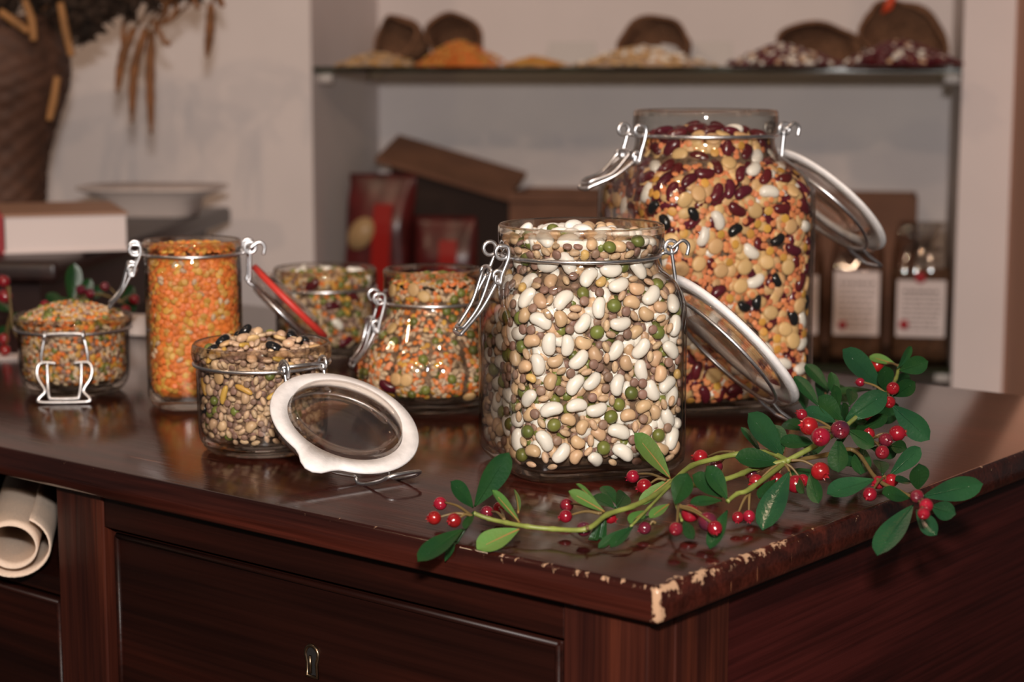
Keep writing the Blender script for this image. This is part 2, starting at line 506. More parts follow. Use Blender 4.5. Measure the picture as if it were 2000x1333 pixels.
def lathe(prof, seg=48, closed=False):
    """profile of (r, z); points with r = 0 become one vertex"""
    vs, fs, rows = [], [], []
    for r, z in prof:
        if abs(r) < 1e-7:
            rows.append([len(vs)]); vs.append((0, 0, z))
        else:
            rows.append(list(range(len(vs), len(vs) + seg)))
            vs += [(r * math.cos(2 * math.pi * k / seg), r * math.sin(2 * math.pi * k / seg), z) for k in range(seg)]
    pairs = list(zip(rows, rows[1:])) + ([(rows[-1], rows[0])] if closed else [])
    for a, b in pairs:
        for k in range(seg):
            k2 = (k + 1) % seg
            if len(a) == 1 and len(b) == 1: continue
            if len(a) == 1: fs.append((a[0], b[k2], b[k]))
            elif len(b) == 1: fs.append((a[k], a[k2], b[0]))
            else: fs.append((a[k], a[k2], b[k2], b[k]))
    return vs, fs

def cr1(rows, n=5):
    """Catmull-Rom through tuples"""
    a = np.array(rows, float)
    out = []
    for i in range(len(a) - 1):
        p0, p1, p2, p3 = a[max(i - 1, 0)], a[i], a[i + 1], a[min(i + 2, len(a) - 1)]
        for k in range(n):
            t = k / n
            out.append(0.5 * ((2 * p1) + (p2 - p0) * t + (2 * p0 - 5 * p1 + 4 * p2 - p3) * t * t + (3 * p1 - p0 - 3 * p2 + p3) * t ** 3))
    out.append(a[-1])
    return np.array(out)

# ------------------------------------------------------------------ the setting: wall with a niche, side wall, floor
WA = R(10.9)
W0 = Vector((-0.278, 2.6, 0.0))
WU, WV = Vector((math.cos(WA), -math.sin(WA), 0)), Vector((math.sin(WA), math.cos(WA), 0))
NW, ND = 0.878, 0.36
ZN = TOP - 0.158                                   # top of the lower glass shelf
ZS = CAM.z + 0.0015                                # top of the upper glass shelf
WTF = Matrix.Translation(W0) @ Matrix.Rotation(-WA, 4, 'Z')

def wallbox(name, u0, u1, v0, v1, z0, z1, m, kind='structure', bev=0.0):
    o = from_bm(name, box_bm(u0, u1, v0, v1, z0, z1, bev), m)
    o.matrix_world = WTF
    if kind:
        o['kind'] = kind
    return o

def niche(px, py, v):
    """(u, z) of a pixel on the plane at depth v into the niche"""
    p = at_plane(px, py, W0 + WV * v, WV) - W0
    return p.dot(WU), p.z

def npos(u, v, z):
    q = W0 + WU * u + WV * v
    return Vector((q.x, q.y, z))

wallbox('wall_left', -1.9, 0.0, 0.0, 0.46, 0, 2.6, M['wall'])
wallbox('wall_back', 0.0, NW, ND, 0.46, 0, 2.6, M['wall'])
wallbox('wall_pillar', NW, NW + 0.065, 0.0, 0.46, 0, 2.6, M['wall'])
wallbox('wall_right', NW + 0.065, NW + 0.165, -0.55, 0.46, 0, 2.6, M['wall_warm_cast'])
fl = box('floor', -3.0, 3.0, -2.5, 3.4, -0.05, 0.0, M['floor'])
fl['kind'] = 'structure'

def glass_shelf(name, z, label):
    r = empty(name, npos(NW / 2, 0.17, z - 0.007), -WA, label, 'shelf')
    h = NW / 2 - 0.0015
    box('glass_pane', -h, h, -0.165, 0.185, 0, 0.007, M['shelf_glass'], r, 0.0004)
    box('polished_edge', -h, h, -0.1668, -0.1652, 0.0002, 0.0068, M['edge_green'], r, 0.0003)
    for sx in (-1, 1):
        for y in (-0.14, 0.13):
            g = Geo()
            g.tube([(sx * h, y, -0.0085), (sx * (h - 0.020), y, -0.0085)], 0.0075, 14)
            g.build('shelf_peg', M['plastic_white'], r)
    return r
glass_shelf('glass_shelf', ZS, 'upper glass shelf in the wall niche carrying tipped burlap sacks')
glass_shelf('glass_shelf', ZN, 'lower glass shelf in the wall niche carrying bags and a brown box')

# ------------------------------------------------------------------ the dresser
C0 = at_z(1287, 1150, TOP)
EX, EY = Vector((math.sin(R(50.6)), -math.cos(R(50.6)), 0)), Vector((math.sin(R(39.4)), math.cos(R(39.4)), 0))
DRZ = math.atan2(EX.y, EX.x)
back = (at_z(2000, 772) - C0).dot(EY)
DD, DL, TH = back, 1.02, 0.0185
dresser = empty('dresser', (C0.x, C0.y, 0), DRZ, 'dark red varnished wooden dresser with worn edges under the jars of pulses', 'dresser')
INS = 0.013

def front(px, py, y=INS):
    p = at_plane(px, py, C0 + EY * y, EY) - C0
    return p.dot(EX), p.z + TOP
M_top = M['top']
box('worktop', -DL, 0, 0, DD, TOP - TH, TOP, M_top, dresser, 0.0035, 3)
ZB = TOP - TH
# right stile and corner post, side panel
x_st0, _ = front(1100, 1280)
x_st1, _ = front(1266, 1280)
XR = min(x_st1, -0.004)
bx = lambda n, *a, **k: box(n, *a, parent=dresser, **k)
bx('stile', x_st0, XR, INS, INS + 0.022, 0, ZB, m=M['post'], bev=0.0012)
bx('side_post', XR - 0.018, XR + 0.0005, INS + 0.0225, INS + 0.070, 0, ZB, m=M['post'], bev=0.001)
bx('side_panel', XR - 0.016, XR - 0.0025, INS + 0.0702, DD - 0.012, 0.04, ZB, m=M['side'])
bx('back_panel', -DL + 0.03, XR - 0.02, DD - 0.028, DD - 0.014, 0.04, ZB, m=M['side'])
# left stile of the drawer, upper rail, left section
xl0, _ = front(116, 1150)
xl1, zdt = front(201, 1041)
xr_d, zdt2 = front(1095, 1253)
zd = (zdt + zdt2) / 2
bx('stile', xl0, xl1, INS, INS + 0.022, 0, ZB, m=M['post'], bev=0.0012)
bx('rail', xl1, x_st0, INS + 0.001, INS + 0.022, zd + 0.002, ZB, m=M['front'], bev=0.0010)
XL = -DL + 0.02
bx('stile', XL, XL + 0.035, INS, INS + 0.022, 0, ZB, m=M['post'], bev=0.0012)
_, zc = front(60, 1118)
bx('compartment_floor', XL + 0.035, xl0, INS + 0.004, 0.25, zc - 0.012, zc, m=M['front'], bev=0.001)
bx('left_side_panel', XL, XL + 0.014, INS + 0.023, DD - 0.012, 0.04, ZB, m=M['side'])

def drawer(x0, x1, z0, z1, y=INS, keyhole=None):
    d = empty('drawer', (0, 0, 0))
    d.parent = dresser
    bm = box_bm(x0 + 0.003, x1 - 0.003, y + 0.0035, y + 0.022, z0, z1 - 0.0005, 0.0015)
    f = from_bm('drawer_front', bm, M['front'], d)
    g = Geo()
    zt, zb, xa, xb, yy = z1 - 0.003, z0 + 0.003, x0 + 0.0055, x1 - 0.0055, y + 0.0035
    g.tube([(xa, yy, zt), (xb, yy, zt)], 0.0020, 8)
    g.tube([(xa, yy, zb), (xb, yy, zb)], 0.0020, 8)
    g.tube([(xa, yy, zb), (xa, yy, zt)], 0.0020, 8)
    g.tube([(xb, yy, zb), (xb, yy, zt)], 0.0020, 8)
    g.build('cockbead_moulding', M['front'], d)
    if keyhole:
        kx, kz = keyhole
        g = Geo()
        out = [(kx - 0.0042, -0.010), (kx - 0.0036, -0.002)] + [(kx + 0.0050 * math.cos(a), 0.003 + 0.0050 * math.sin(a)) for a in np.linspace(math.pi * 1.05, -0.05 * math.pi, 9)] + [(kx + 0.0036, -0.002), (kx + 0.0042, -0.010)]
        out = [(px_, pz_) for px_, pz_ in out]
        g.tube([(a, y + 0.0030, kz + b) for a, b in out], 0.0011, 8, True)
        g.build('keyhole_plate', M['brass'], d)
        s = Geo()
        n = len(out)
        s.add([(kx + (a - kx) * 0.86, y + 0.0030, kz + b * 0.9) for a, b in out], [tuple(reversed(range(n)))])
        s.build('keyhole', M['black'], d)
        pin = Geo().tube([(kx, y + 0.0015, kz - 0.0075), (kx, y + 0.0015, kz + 0.0025)], 0.0010, 8)
        pin.build('key_pin', M['brass'], d)
    return d
kx, kz = front(597, 1293)
drawer(xl1 + 0.0015, x_st0 - 0.0015, zd - 0.17, zd, INS + 0.002, (kx, kz))
drawer(xl1 + 0.0015, x_st0 - 0.0015, zd - 0.36, zd - 0.175, INS + 0.002)
drawer(XL + 0.0365, xl0 - 0.0015, zc - 0.18, zc - 0.014, INS + 0.001)
M_void = M['black']
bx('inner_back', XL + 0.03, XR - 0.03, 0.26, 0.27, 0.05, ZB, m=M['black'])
def dpos(x, y, z=TOP):
    q = C0 + EX * x + EY * y
    return Vector((q.x, q.y, z))

# rolled linen cloth poking out of the open compartment
def linen_roll():
    cx, cz = front(30, 1052)
    zfl = zc
    rr = 0.0165
    pts = []
    turns = 1.75
    n = 64
    for i in range(n + 1):
        t = i / n
        a = R(60) - t * turns * 2 * math.pi
        rad = 0.0212 - 0.0105 * t + 0.0012 * math.sin(t * 9)
        pts.append((rad * 1.12 * math.cos(a), rad * math.sin(a) * 1.0))
    zmin = min(p[1] for p in pts)
    th = 0.0013
    ys = np.linspace(-0.030, 0.16, 12)
    vs, fs = [], []
    ring = []
    for i, (x, z) in enumerate(pts):
        a, b = pts[max(i - 1, 0)], pts[min(i + 1, n)]
        d = Vector((b[0] - a[0], b[1] - a[1])).normalized()
        ring.append(((x - d.y * th / 2, z + d.x * th / 2), (x + d.y * th / 2, z - d.x * th / 2)))
    loop = [r[0] for r in ring] + [r[1] for r in reversed(ring)]
    L = len(loop)
    for y in ys:
        for k, (x, z) in enumerate(loop):
            vs.append((x, y + 0.003 * math.sin(k * 0.13), z - zmin + th))
    for j in range(len(ys) - 1):
        for k in range(L):
            k2 = (k + 1) % L
            fs.append((j * L + k, (j + 1) * L + k, (j + 1) * L + k2, j * L + k2))
    H = L // 2
    for j in (0, len(ys) - 1):
        for k in range(H - 1):
            q = (j * L + k, j * L + k + 1, j * L + L - 2 - k, j * L + L - 1 - k)
            fs.append(q if j == 0 else q[::-1])
    o = mk('linen_roll', vs, fs, M['linen'])
    o.location = dpos(cx, INS, zfl + 0.0003)
    o.rotation_euler = (0, 0, DRZ + R(50))
    tag(o, 'rolled beige linen cloth sticking out of the dresser compartment', 'cloth')
linen_roll()

# ------------------------------------------------------------------ the console table behind, at the left, with what stands on it
ZK = TOP + 0.052
kp = at_z(452, 404, ZK)
kn = at_z(0, 545, ZK)
kd = (kp - kn); kd.z = 0
KV = kd.normalized(); KU = Vector((KV.y, -KV.x, 0))
KRZ = math.atan2(KU.y, KU.x)
K0 = kp - KV * 0.72; K0.z = 0
console = empty('console_table', K0, KRZ, 'dark wooden console table against the wall behind the jars', 'table')
box('table_top', -0.95, 0, 0, 0.72, ZK - 0.022, ZK, M['dark_wood'], console, 0.006, 3)
box('body', -0.93, -0.03, 0.035, 0.70, 0.06, ZK - 0.022, M['console_side'], console)
box('plinth', -0.90, -0.05, 0.05, 0.68, 0.0, 0.06, M['dark_wood'], console)
def kpos(px, py, z=ZK):
    return at_z(px, py, z)

def make_book():
    a = at_z(252, 490, ZK); b = at_z(20, 497, ZK)
    d = (b - a); d.z = 0
    rz = math.atan2(-d.y, -d.x)
    r = empty('book', (a.x, a.y, ZK), rz, 'thick white book with a red spine lying on the console table', 'book')
    Lb = (a - at_z(12, 497, ZK)).length
    h = 0.040
    box('page_block', -Lb, -0.002, 0.002, 0.165, 0.003, h - 0.003, M['paper'], r)
    box('cover', -Lb - 0.002, 0.0, 0.0, 0.17, h - 0.003, h, M['cover_tan'], r, 0.0006)
    box('cover', -Lb - 0.002, 0.0, 0.0, 0.17, 0.0, 0.003, M['paper'], r, 0.0006)
    s = box('spine', -Lb - 0.006, -Lb - 0.002, 0.0, 0.17, 0.0, h, M['red_print'], r, 0.001)
    s['label'] = 'red spine'
make_book()

def make_dish():
    p = at_y(300, 420, 2.36); p.z = ZK
    r = empty('ceramic_dish', p, KRZ, 'white rectangular ceramic dish with a flared rim on the console table', 'dish')
    vs, fs = [], []
    rows = [(0.052, 0.0), (0.056, 0.002), (0.060, 0.022), (0.088, 0.034), (0.092, 0.036), (0.091, 0.038), (0.062, 0.027), (0.055, 0.006)]
    N = 40
    for rr, z in rows:
        for k in range(N):
            a = 2 * math.pi * k / N
            c, s = math.cos(a), math.sin(a)
            q = 1 / (abs(c) ** 4 + abs(s) ** 4) ** 0.25
            vs.append((rr * c * q, rr * 0.72 * s * q, z))
    for i in range(len(rows) - 1):
        for k in range(N):
            k2 = (k + 1) % N
            fs.append((i * N + k, i * N + k2, (i + 1) * N + k2, (i + 1) * N + k))
    fs.append(tuple(reversed(range(N))))
    fs.append(tuple(range((len(rows) - 1) * N, len(rows) * N)))
    mk('bowl', vs, fs, M['ceramic'], r)
make_dish()

def make_basket():
    p = at_y(8, 430, 2.24); p.z = ZK
    r = empty('wicker_basket', p, 0, 'tall brown wicker basket of dried plants on the console table', 'basket')
    prof = cr1([(0.048, 0.0), (0.050, 0.03), (0.054, 0.075), (0.068, 0.125), (0.082, 0.165), (0.083, 0.20), (0.074, 0.24)], 8)
    N, vs, fs = 72, [], []
    for i, (rr, z) in enumerate(prof):
        for k in range(N):
            a = 2 * math.pi * k / N
            wv = 0.0016 * (1 if (i // 2 + k // 3) % 2 else -1)
            vs.append(((rr + wv) * math.cos(a), (rr + wv) * math.sin(a), z))
    n = len(prof)
    for i in range(n - 1):
        for k in range(N):
            k2 = (k + 1) % N
            fs.append((i * N + k, i * N + k2, (i + 1) * N + k2, (i + 1) * N + k))
    fs.append(tuple(reversed(range(N))))
    mk('woven_body', vs, fs, M['wicker'], r)
    g = Geo()
    for z, rr, nm_ in ((0.003, 0.050, 'foot_ring'), (0.242, 0.076, 'rim')):
        Geo().ring((0, 0, z), rr, 0.0048, N=36).build(nm_, M['wicker'], r)
    fill = Geo().add(*lathe([(0, 0.243), (0.04, 0.236), (0.071, 0.222)], 30))
    fill.build('dried_filling', M['dry_dark'], r)
    # straw ties hanging over the rim
    for pts in (((48, 0), (62, 40), (66, 80)), ((118, 5), (128, 60), (140, 110)), ((112, 150), (104, 200), (96, 235)), ((0, 22), (28, 42), (56, 62))):
        q = [at_y(x, y, 2.135 if x < 90 else 2.15) - p for x, y in pts]
        Geo().tube(smooth_path(q, 6), lambda t: 0.0052 - 0.002 * abs(t - 0.5), 7).build('straw_tie', M['straw'], r)
    return p
BASKET = make_basket()

def make_dried_bunch():
    """dried stalks standing in the basket, seed heads above and long pods hanging over the rim"""
    base = BASKET + Vector((0.02, 0, 0.225))
    r = empty('dried_plant_bunch', base, 0, 'bunch of dried brown stalks with long hanging pods in the wicker basket', 'dried plant')
    rnd = random.Random(4)
    hub = at_y(170, -40, 2.18) - base
    arcs = [((190, -60), (300, -20), (290, 20), (262, 60)), ((200, -70), (330, -10), (300, 30), (285, 60)), ((210, -80), (350, -30), (318, 20), (296, 70)), ((220, -90), (400, -40), (412, 20)), ((210, -80), (380, -30), (345, 30), (310, 48)), ((180, -50), (300, -60), (400, -30), (430, 10))]
    st = Geo()
    for a in arcs:
        pts = [Vector((0, 0, 0))] + [at_y(x, y, 2.17 + 0.02 * i) - base for i, (x, y) in enumerate(a)]
        st.tube(smooth_path(pts, 6), 0.0021, 6)
    st.build('stalk', M['pod'], r)
    pods = [((262, 55), (240, 110), (228, 182)), ((285, 55), (262, 140), (258, 240)), ((296, 60), (293, 150), (296, 262)), ((412, 10), (410, 60), (404, 112)), ((300, 40), (320, 80), (333, 86)), ((243, 40), (240, 80), (246, 120)),
            ((350, -30), (340, 30), (310, 48)), ((300, -20), (325, 15), (318, 40)), ((372, -30), (380, 0), (388, 18)), ((425, -30), (432, 0), (436, 14))]
    for i, pp in enumerate(pods):
        q = smooth_path([at_y(x, y, 2.17 + 0.012 * (i % 4)) - base for x, y in pp], 6)
        big = i < 4
        o = Geo().tube(q, (lambda t: 0.0020 + 0.0038 * math.sin(math.pi * min(1, t * 1.06 + 0.05)) ** 0.5 * (1 + 0.15 * math.sin(t * 30))) if big else (lambda t: 0.0028), 8)
        o.build('seed_pod', M['pod'], r)
    vs, fs = [], []
    for x, y, s in ((20, -10, 1.3), (80, 10, 1.1), (120, -5, 1.0), (160, 15, 1.2), (175, 45, 1.0), (190, -5, 1.1), (225, 5, .9), (250, 25, .8), (60, -25, 1.3), (140, 50, .9), (255, -10, 0.9), (165, 70, 0.7), (200, 25, 0.9), (275, -15, .8), (5, 30, 1.0), (100, 40, .9), (350, -12, .6), (300, 5, .7), (330, -5, .7), (380, -10, .7), (230, -20, 1.0)):
        c = at_y(x, y, 2.19 + rnd.uniform(-0.03, 0.03)) - base
        for k in range(46):
            d = Vector((rnd.gauss(0, 1), rnd.gauss(0, 1), rnd.gauss(0, 1))).normalized()
            t = d.orthogonal().normalized()
            t.rotate(Quaternion(d, rnd.uniform(0, 6.28)))
            L = 0.024 * s * rnd.uniform(0.6, 1.1)
            wd = 0.006 * s
            n_ = d.cross(t) * 0.002
            b = len(vs)
            vs += [c, c + d * L * .5 + t * wd, c + d * L, c + d * L * .5 - t * wd, c + d * L * 0.5 + n_]
            fs += [(b, b + 1, b + 4), (b + 1, b + 2, b + 4), (b + 2, b + 3, b + 4), (b + 3, b, b + 4)]
    mk('dried_foliage', vs, fs, M['dry_dark'], r)
make_dried_bunch()

# ------------------------------------------------------------------ pulse shapes
def bean_geo(a, b, c, kind='bean', nu=14, nv=9):
    """closed pulse: long axis x, width y, thickness z; kidney bend towards +y"""
    vs, fs = [(-a, 0, 0)], []
    for i in range(1, nv):
        t = math.pi * i / nv
        x = -a * math.cos(t)
        s = math.sin(t)
        for k in range(nu):
            p = 2 * math.pi * k / nu
            y, z = math.cos(p), math.sin(p)
            if kind == 'bean':
                e = s ** 0.8
                yy = b * e * y
                q = x / a
                yy += b * 0.17 * (q * q - 0.35) - (0.14 * b * math.exp(-(q / 0.28) ** 2) if y > 0.5 else 0) * y
                vs.append((x, yy, c * e * z))
            elif kind == 'lens':
                vs.append((x, b * s * y, c * (s ** 0.6) * math.copysign(abs(z) ** 0.7, z)))
            elif kind == 'grain':
                e = s ** 1.1
                g = 1 - 0.28 * math.exp(-((p - math.pi / 2) / 0.35) ** 2)
                vs.append((x, b * e * y * g, c * e * z * g))
            elif kind == 'half':
                zz = z if z > 0 else z * 0.25
                vs.append((x, b * s * y, c * s * zz))
            else:
                vs.append((x, b * s * y, c * s * z))
    vs.append((a, 0, 0))
    last = len(vs) - 1
    for k in range(nu):
        k2 = (k + 1) % nu
        fs.append((0, 1 + k2, 1 + k))
        fs.append((last, last - nu + k, last - nu + k2))
    for i in range(nv - 2):
        for k in range(nu):
            k2 = (k + 1) % nu
            fs.append((1 + i * nu + k, 1 + i * nu + k2, 1 + (i + 1) * nu + k2, 1 + (i + 1) * nu + k))
    return vs, fs

# name: (half length, half width, half thickness, shape)
KIND = {
    'white_bean': (0.0060, 0.0038, 0.0032, 'bean'),
    'tan_pea': (0.0043, 0.0034, 0.0030, 'bean'),
    'black_eyed_bean': (0.0044, 0.0034, 0.0030, 'bean'),
    'green_pea': (0.0035, 0.0034, 0.0029, 'round'),
    'brown_lentil': (0.0027, 0.0027, 0.0014, 'lens'),
    'barley_grain': (0.0032, 0.0019, 0.0017, 'grain'),
    'yellow_pea': (0.0036, 0.0027, 0.0024, 'bean'),
    'yellow_bean': (0.0062, 0.0021, 0.0018, 'bean'),
    'kidney_bean': (0.0072, 0.0042, 0.0035, 'bean'),
    'black_bean': (0.0060, 0.0040, 0.0033, 'bean'),
    'split_pea': (0.0050, 0.0046, 0.0018, 'lens'),
    'orange_lentil': (0.0023, 0.0022, 0.0011, 'half'),
    'deep_orange_lentil': (0.0023, 0.0022, 0.0011, 'half'),
    'gold_lentil': (0.0027, 0.0026, 0.0013, 'half'),
    'pasta_grain': (0.0030, 0.0019, 0.0016, 'grain'),
}
BEAN_ME, BEAN_LO = {}, {}
for k, (a, b, c, s) in KIND.items():
    me = bpy.data.meshes.new(k)
    vs, fs = bean_geo(a, b, c, s)
    me.from_pydata(vs, [], fs)
    me.polygons.foreach_set('use_smooth', [True] * len(me.polygons))
    me.materials.append(P[k])
    BEAN_ME[k] = me
    vs, fs = bean_geo(a, b, c, s, 8, 5)
    BEAN_LO[k] = (np.array(vs), fs)

def mass_mesh(name, items, mats_order, extra=None, extra_mat=None):
    """one mesh of many small pulses: items = [(kind, 3x3 rotation*scale, position)]"""
    V, F, MI = [], [], []
    n = 0
    order = {k: i for i, k in enumerate(mats_order)}
    for kind, rot, pos in items:
        vv, ff = BEAN_LO[kind]
        V.append(vv @ rot.T + pos)
        F += [tuple(n + i for i in f) for f in ff]
        MI += [order[kind]] * len(ff)
        n += len(vv)
    verts = np.concatenate(V) if V else np.zeros((0, 3))
    verts = verts.tolist()
    mats = [P[k] for k in mats_order]
    if extra:
        ev, ef = extra
        verts += [tuple(v) for v in ev]
        F += [tuple(n + i for i in f) for f in ef]
        MI += [len(mats)] * len(ef)
        mats = mats + [extra_mat]
    me = bpy.data.meshes.new(name)
    me.from_pydata(verts, [], F)
    for m in mats:
        me.materials.append(m)
    me.polygons.foreach_set('material_index', MI)
    me.polygons.foreach_set('use_smooth', [True] * len(me.polygons))
    o = bpy.data.objects.new(name, me)
    COL.objects.link(o)
    return o

def rot_basis(t, n):
    """columns: x = long axis along t, z = along n"""
    n = n / np.linalg.norm(n)
    t = t - n * t.dot(n)
    t = t / (np.linalg.norm(t) + 1e-12)
    return np.column_stack([t, np.cross(n, t), n])

def rand_rot(n, tilt):
    """random turn about n, then a small tilt"""
    n = np.asarray(n, float)
    n2 = n / np.linalg.norm(n) + RNG.normal(0, math.tan(tilt) * 0.5, 3)
    t = RNG.normal(0, 1, 3)
    return rot_basis(t, n2)

def pick(mix):
    ks = list(mix)
    w_ = np.array([mix[k] for k in ks], float)
    return ks[RNG.choice(len(ks), p=w_ / w_.sum())]

# ------------------------------------------------------------------ on the shelves of the niche
def heap(name, u, v, z, ru, rv, h, mix, n, label, cat='pulses'):
    items = []
    ks = list(mix)
    def hz(a, r):
        return h * max(0.0, 1 - r ** 1.3)
    for i in range(n):
        r, a = math.sqrt(RNG.random()) * 1.0, RNG.random() * 2 * math.pi
        rr = r * (1 + 0.12 * math.sin(a * 3 + 1) + 0.1 * math.sin(a * 7))
        k = pick(mix)
        th = KIND[k][2]
        pos = np.array((rr * ru * math.cos(a), rr * rv * math.sin(a), hz(a, r) + th * 1.25))
        nn = np.array((math.cos(a) * h / ru, math.sin(a) * h / rv, 1.2))
        items.append((k, rand_rot(nn, 0.25), pos))
    N = 24
    ev, ef = [(0, 0, h)], []
    for j in range(1, 5):
        r = j / 4
        for k in range(N):
            a = 2 * math.pi * k / N
            ev.append((r * ru * .97 * math.cos(a), r * rv * .97 * math.sin(a), max(hz(a, r), 0.0004)))
    for k in range(N):
        ef.append((0, 1 + k, 1 + (k + 1) % N))
        for j in range(3):
            b = 1 + j * N
            ef.append((b + k, b + N + k, b + N + (k + 1) % N, b + (k + 1) % N))
    o = mass_mesh(name, items, ks, (ev, ef), P[max(mix, key=mix.get)])
    q = npos(u, v, z)
    o.matrix_world = Matrix.Translation(q) @ Matrix.Rotation(-WA, 4, 'Z')
    return tag(o, label, cat, kind='stuff')

def sack(u, v, z, w, h, L, yaw, label, seed, peak=0.0, tie=False):
    """a tipped-over burlap sack, mouth towards -y of its own frame"""
    rnd = random.Random(seed)
    r = empty('burlap_sack', npos(u, v, z + 0.0005), -WA + yaw, label, 'sack', 'burlap sacks on the upper glass shelf')
    N, rows = 36, 12
    vs, fs = [], []
    ph = [rnd.uniform(0, 6.28) for _ in range(6)]
    for i in range(rows):
        t = i / (rows - 1)
        s = (1.0 - 0.10 * t - 0.75 * t ** 4)
        hh = h * (1.0 - 0.15 * t - 0.55 * t ** 3)
        for k in range(N):
            a = 2 * math.pi * k / N
            f = 1 + 0.06 * math.sin(3 * a + ph[0] + 4 * t) + 0.04 * math.sin(5 * a + ph[1] - 6 * t) + 0.05 * math.sin(9 * t + ph[2])
            x = w / 2 * s * f * math.cos(a)
            zz = hh / 2 * (1 + f * math.sin(a))
            if zz < 0.004: zz = 0.0
            y = L * t + (0.16 * L * math.sin(2 * a + ph[3]) + 0.2 * L * max(0, math.sin(a))) * (1 - t) ** 2
            x += peak * w * (zz / h) * (1 - t)
            vs.append((x, y, zz))
    for i in range(rows - 1):
        for k in range(N):
            k2 = (k + 1) % N
            fs.append((i * N + k, i * N + k2, (i + 1) * N + k2, (i + 1) * N + k))
    fs.append(tuple((rows - 1) * N + k for k in range(N)))
    o = mk('sack_cloth', vs, fs, M['burlap'], r)
    md = o.modifiers.new('thick', 'SOLIDIFY'); md.thickness = 0.0016; md.offset = -1
    g = Geo().tube([Vector(vs[k]) for k in range(N)], 0.0028, 6, True)
    g.build('rolled_hem', M['burlap'], r)
    return r

def on_shelf(px, v):
    return niche(px, 128, v)[0]
VS = 0.06
u1, u2, u3, u4, u5 = on_shelf(765, VS), on_shelf(885, VS), on_shelf(1272, VS), on_shelf(1612, VS), on_shelf(1782, VS)
sack(u1 - 0.018, VS + 0.02, ZS, 0.080, 0.072, 0.085, R(-30), 'brown burlap sack tipped open near the wall end of the upper shelf', 1, 0.25)
sack(u2 + 0.008, VS + 0.01, ZS, 0.074, 0.074, 0.085, R(16), 'brown burlap sack spilling orange lentils on the upper glass shelf', 2, -0.18)
sack(u3, VS + 0.02, ZS, 0.094, 0.068, 0.085, R(-8), 'brown burlap sack lying alone spilling pale beans on the upper shelf', 3, 0.0)
sack(u4 - 0.006, VS + 0.03, ZS, 0.112, 0.058, 0.08, R(14), 'low brown burlap sack with a flattened mouth beside the tallest sack', 4, -0.05)
s5 = sack(u5 + 0.002, VS + 0.02, ZS, 0.112, 0.088, 0.085, R(6), 'tallest brown burlap sack with an orange tag beside the niche edge', 5, -0.28)
g = Geo()
g.add([(-0.044, 0.012, 0.070), (-0.030, 0.012, 0.076), (-0.020, 0.02, 0.100), (-0.033, 0.02, 0.098), (-0.044, 0.0135, 0.070), (-0.030, 0.0135, 0.076), (-0.020, 0.0215, 0.100), (-0.033, 0.0215, 0.098)],
      [(0, 1, 2, 3), (7, 6, 5, 4), (0, 4, 5, 1), (1, 5, 6, 2), (2, 6, 7, 3), (3, 7, 4, 0)])
tg = g.build('orange_tag', plain('orange_tag', (0.62, 0.07, 0.02), 0.5), s5)
tg['label'] = 'orange tag'
heap('golden_pulses', on_shelf(742, -0.03), -0.055, ZS, 0.055, 0.05, 0.018, {'pasta_grain': 3, 'gold_lentil': 2}, 420, 'pale golden grains spilled in front of the wall end sack')
heap('orange_lentils', on_shelf(905, -0.03), -0.06, ZS, 0.060, 0.05, 0.034, {'deep_orange_lentil': 5, 'gold_lentil': 3}, 700, 'heap of orange lentils spilled from the second sack')
heap('golden_lentils', on_shelf(1050, -0.03), -0.06, ZS, 0.040, 0.03, 0.012, {'gold_lentil': 4, 'deep_orange_lentil': 2}, 400, 'thin trail of golden lentils beside the orange heap')
heap('pale_beans', on_shelf(1250, -0.03), -0.055, ZS, 0.084, 0.05, 0.024, {'pasta_grain': 4, 'split_pea': 2, 'white_bean': .6}, 520, 'heap of pale beans and grains spilled from the lone sack')
heap('mixed_beans', on_shelf(1525, -0.03), -0.06, ZS, 0.064, 0.05, 0.024, {'kidney_bean': 3, 'white_bean': 2, 'tan_pea': 2}, 330, 'heap of dark red and pale beans before the low sack')
heap('red_beans', on_shelf(1752, -0.03), -0.06, ZS, 0.066, 0.05, 0.028, {'kidney_bean': 4, 'white_bean': 1, 'tan_pea': 1.5}, 360, 'heap of dark red beans before the tallest sack')
for nm, px0, px1, lab in (('sign_card', 1108, 1196, 'small white card leaning on the wall at one side of the lone sack'), ('sign_card', 1316, 1448, 'wide white card leaning on the wall between the lone and low sacks')):
    ua, _ = niche(px0, 90, ND - 0.03); ub, _ = niche(px1, 90, ND - 0.03)
    c = box(nm, -(ub - ua) / 2, (ub - ua) / 2, -0.0006, 0.0006, 0, 0.036, plain('white_card', (0.62, 0.58, 0.56), 0.7))
    c.matrix_world = Matrix.Translation(npos((ua + ub) / 2, 0.148, ZS + 0.0006)) @ Matrix.Rotation(-WA, 4, 'Z') @ Matrix.Rotation(R(-14), 4, 'X')
    tag(c, lab, 'card')

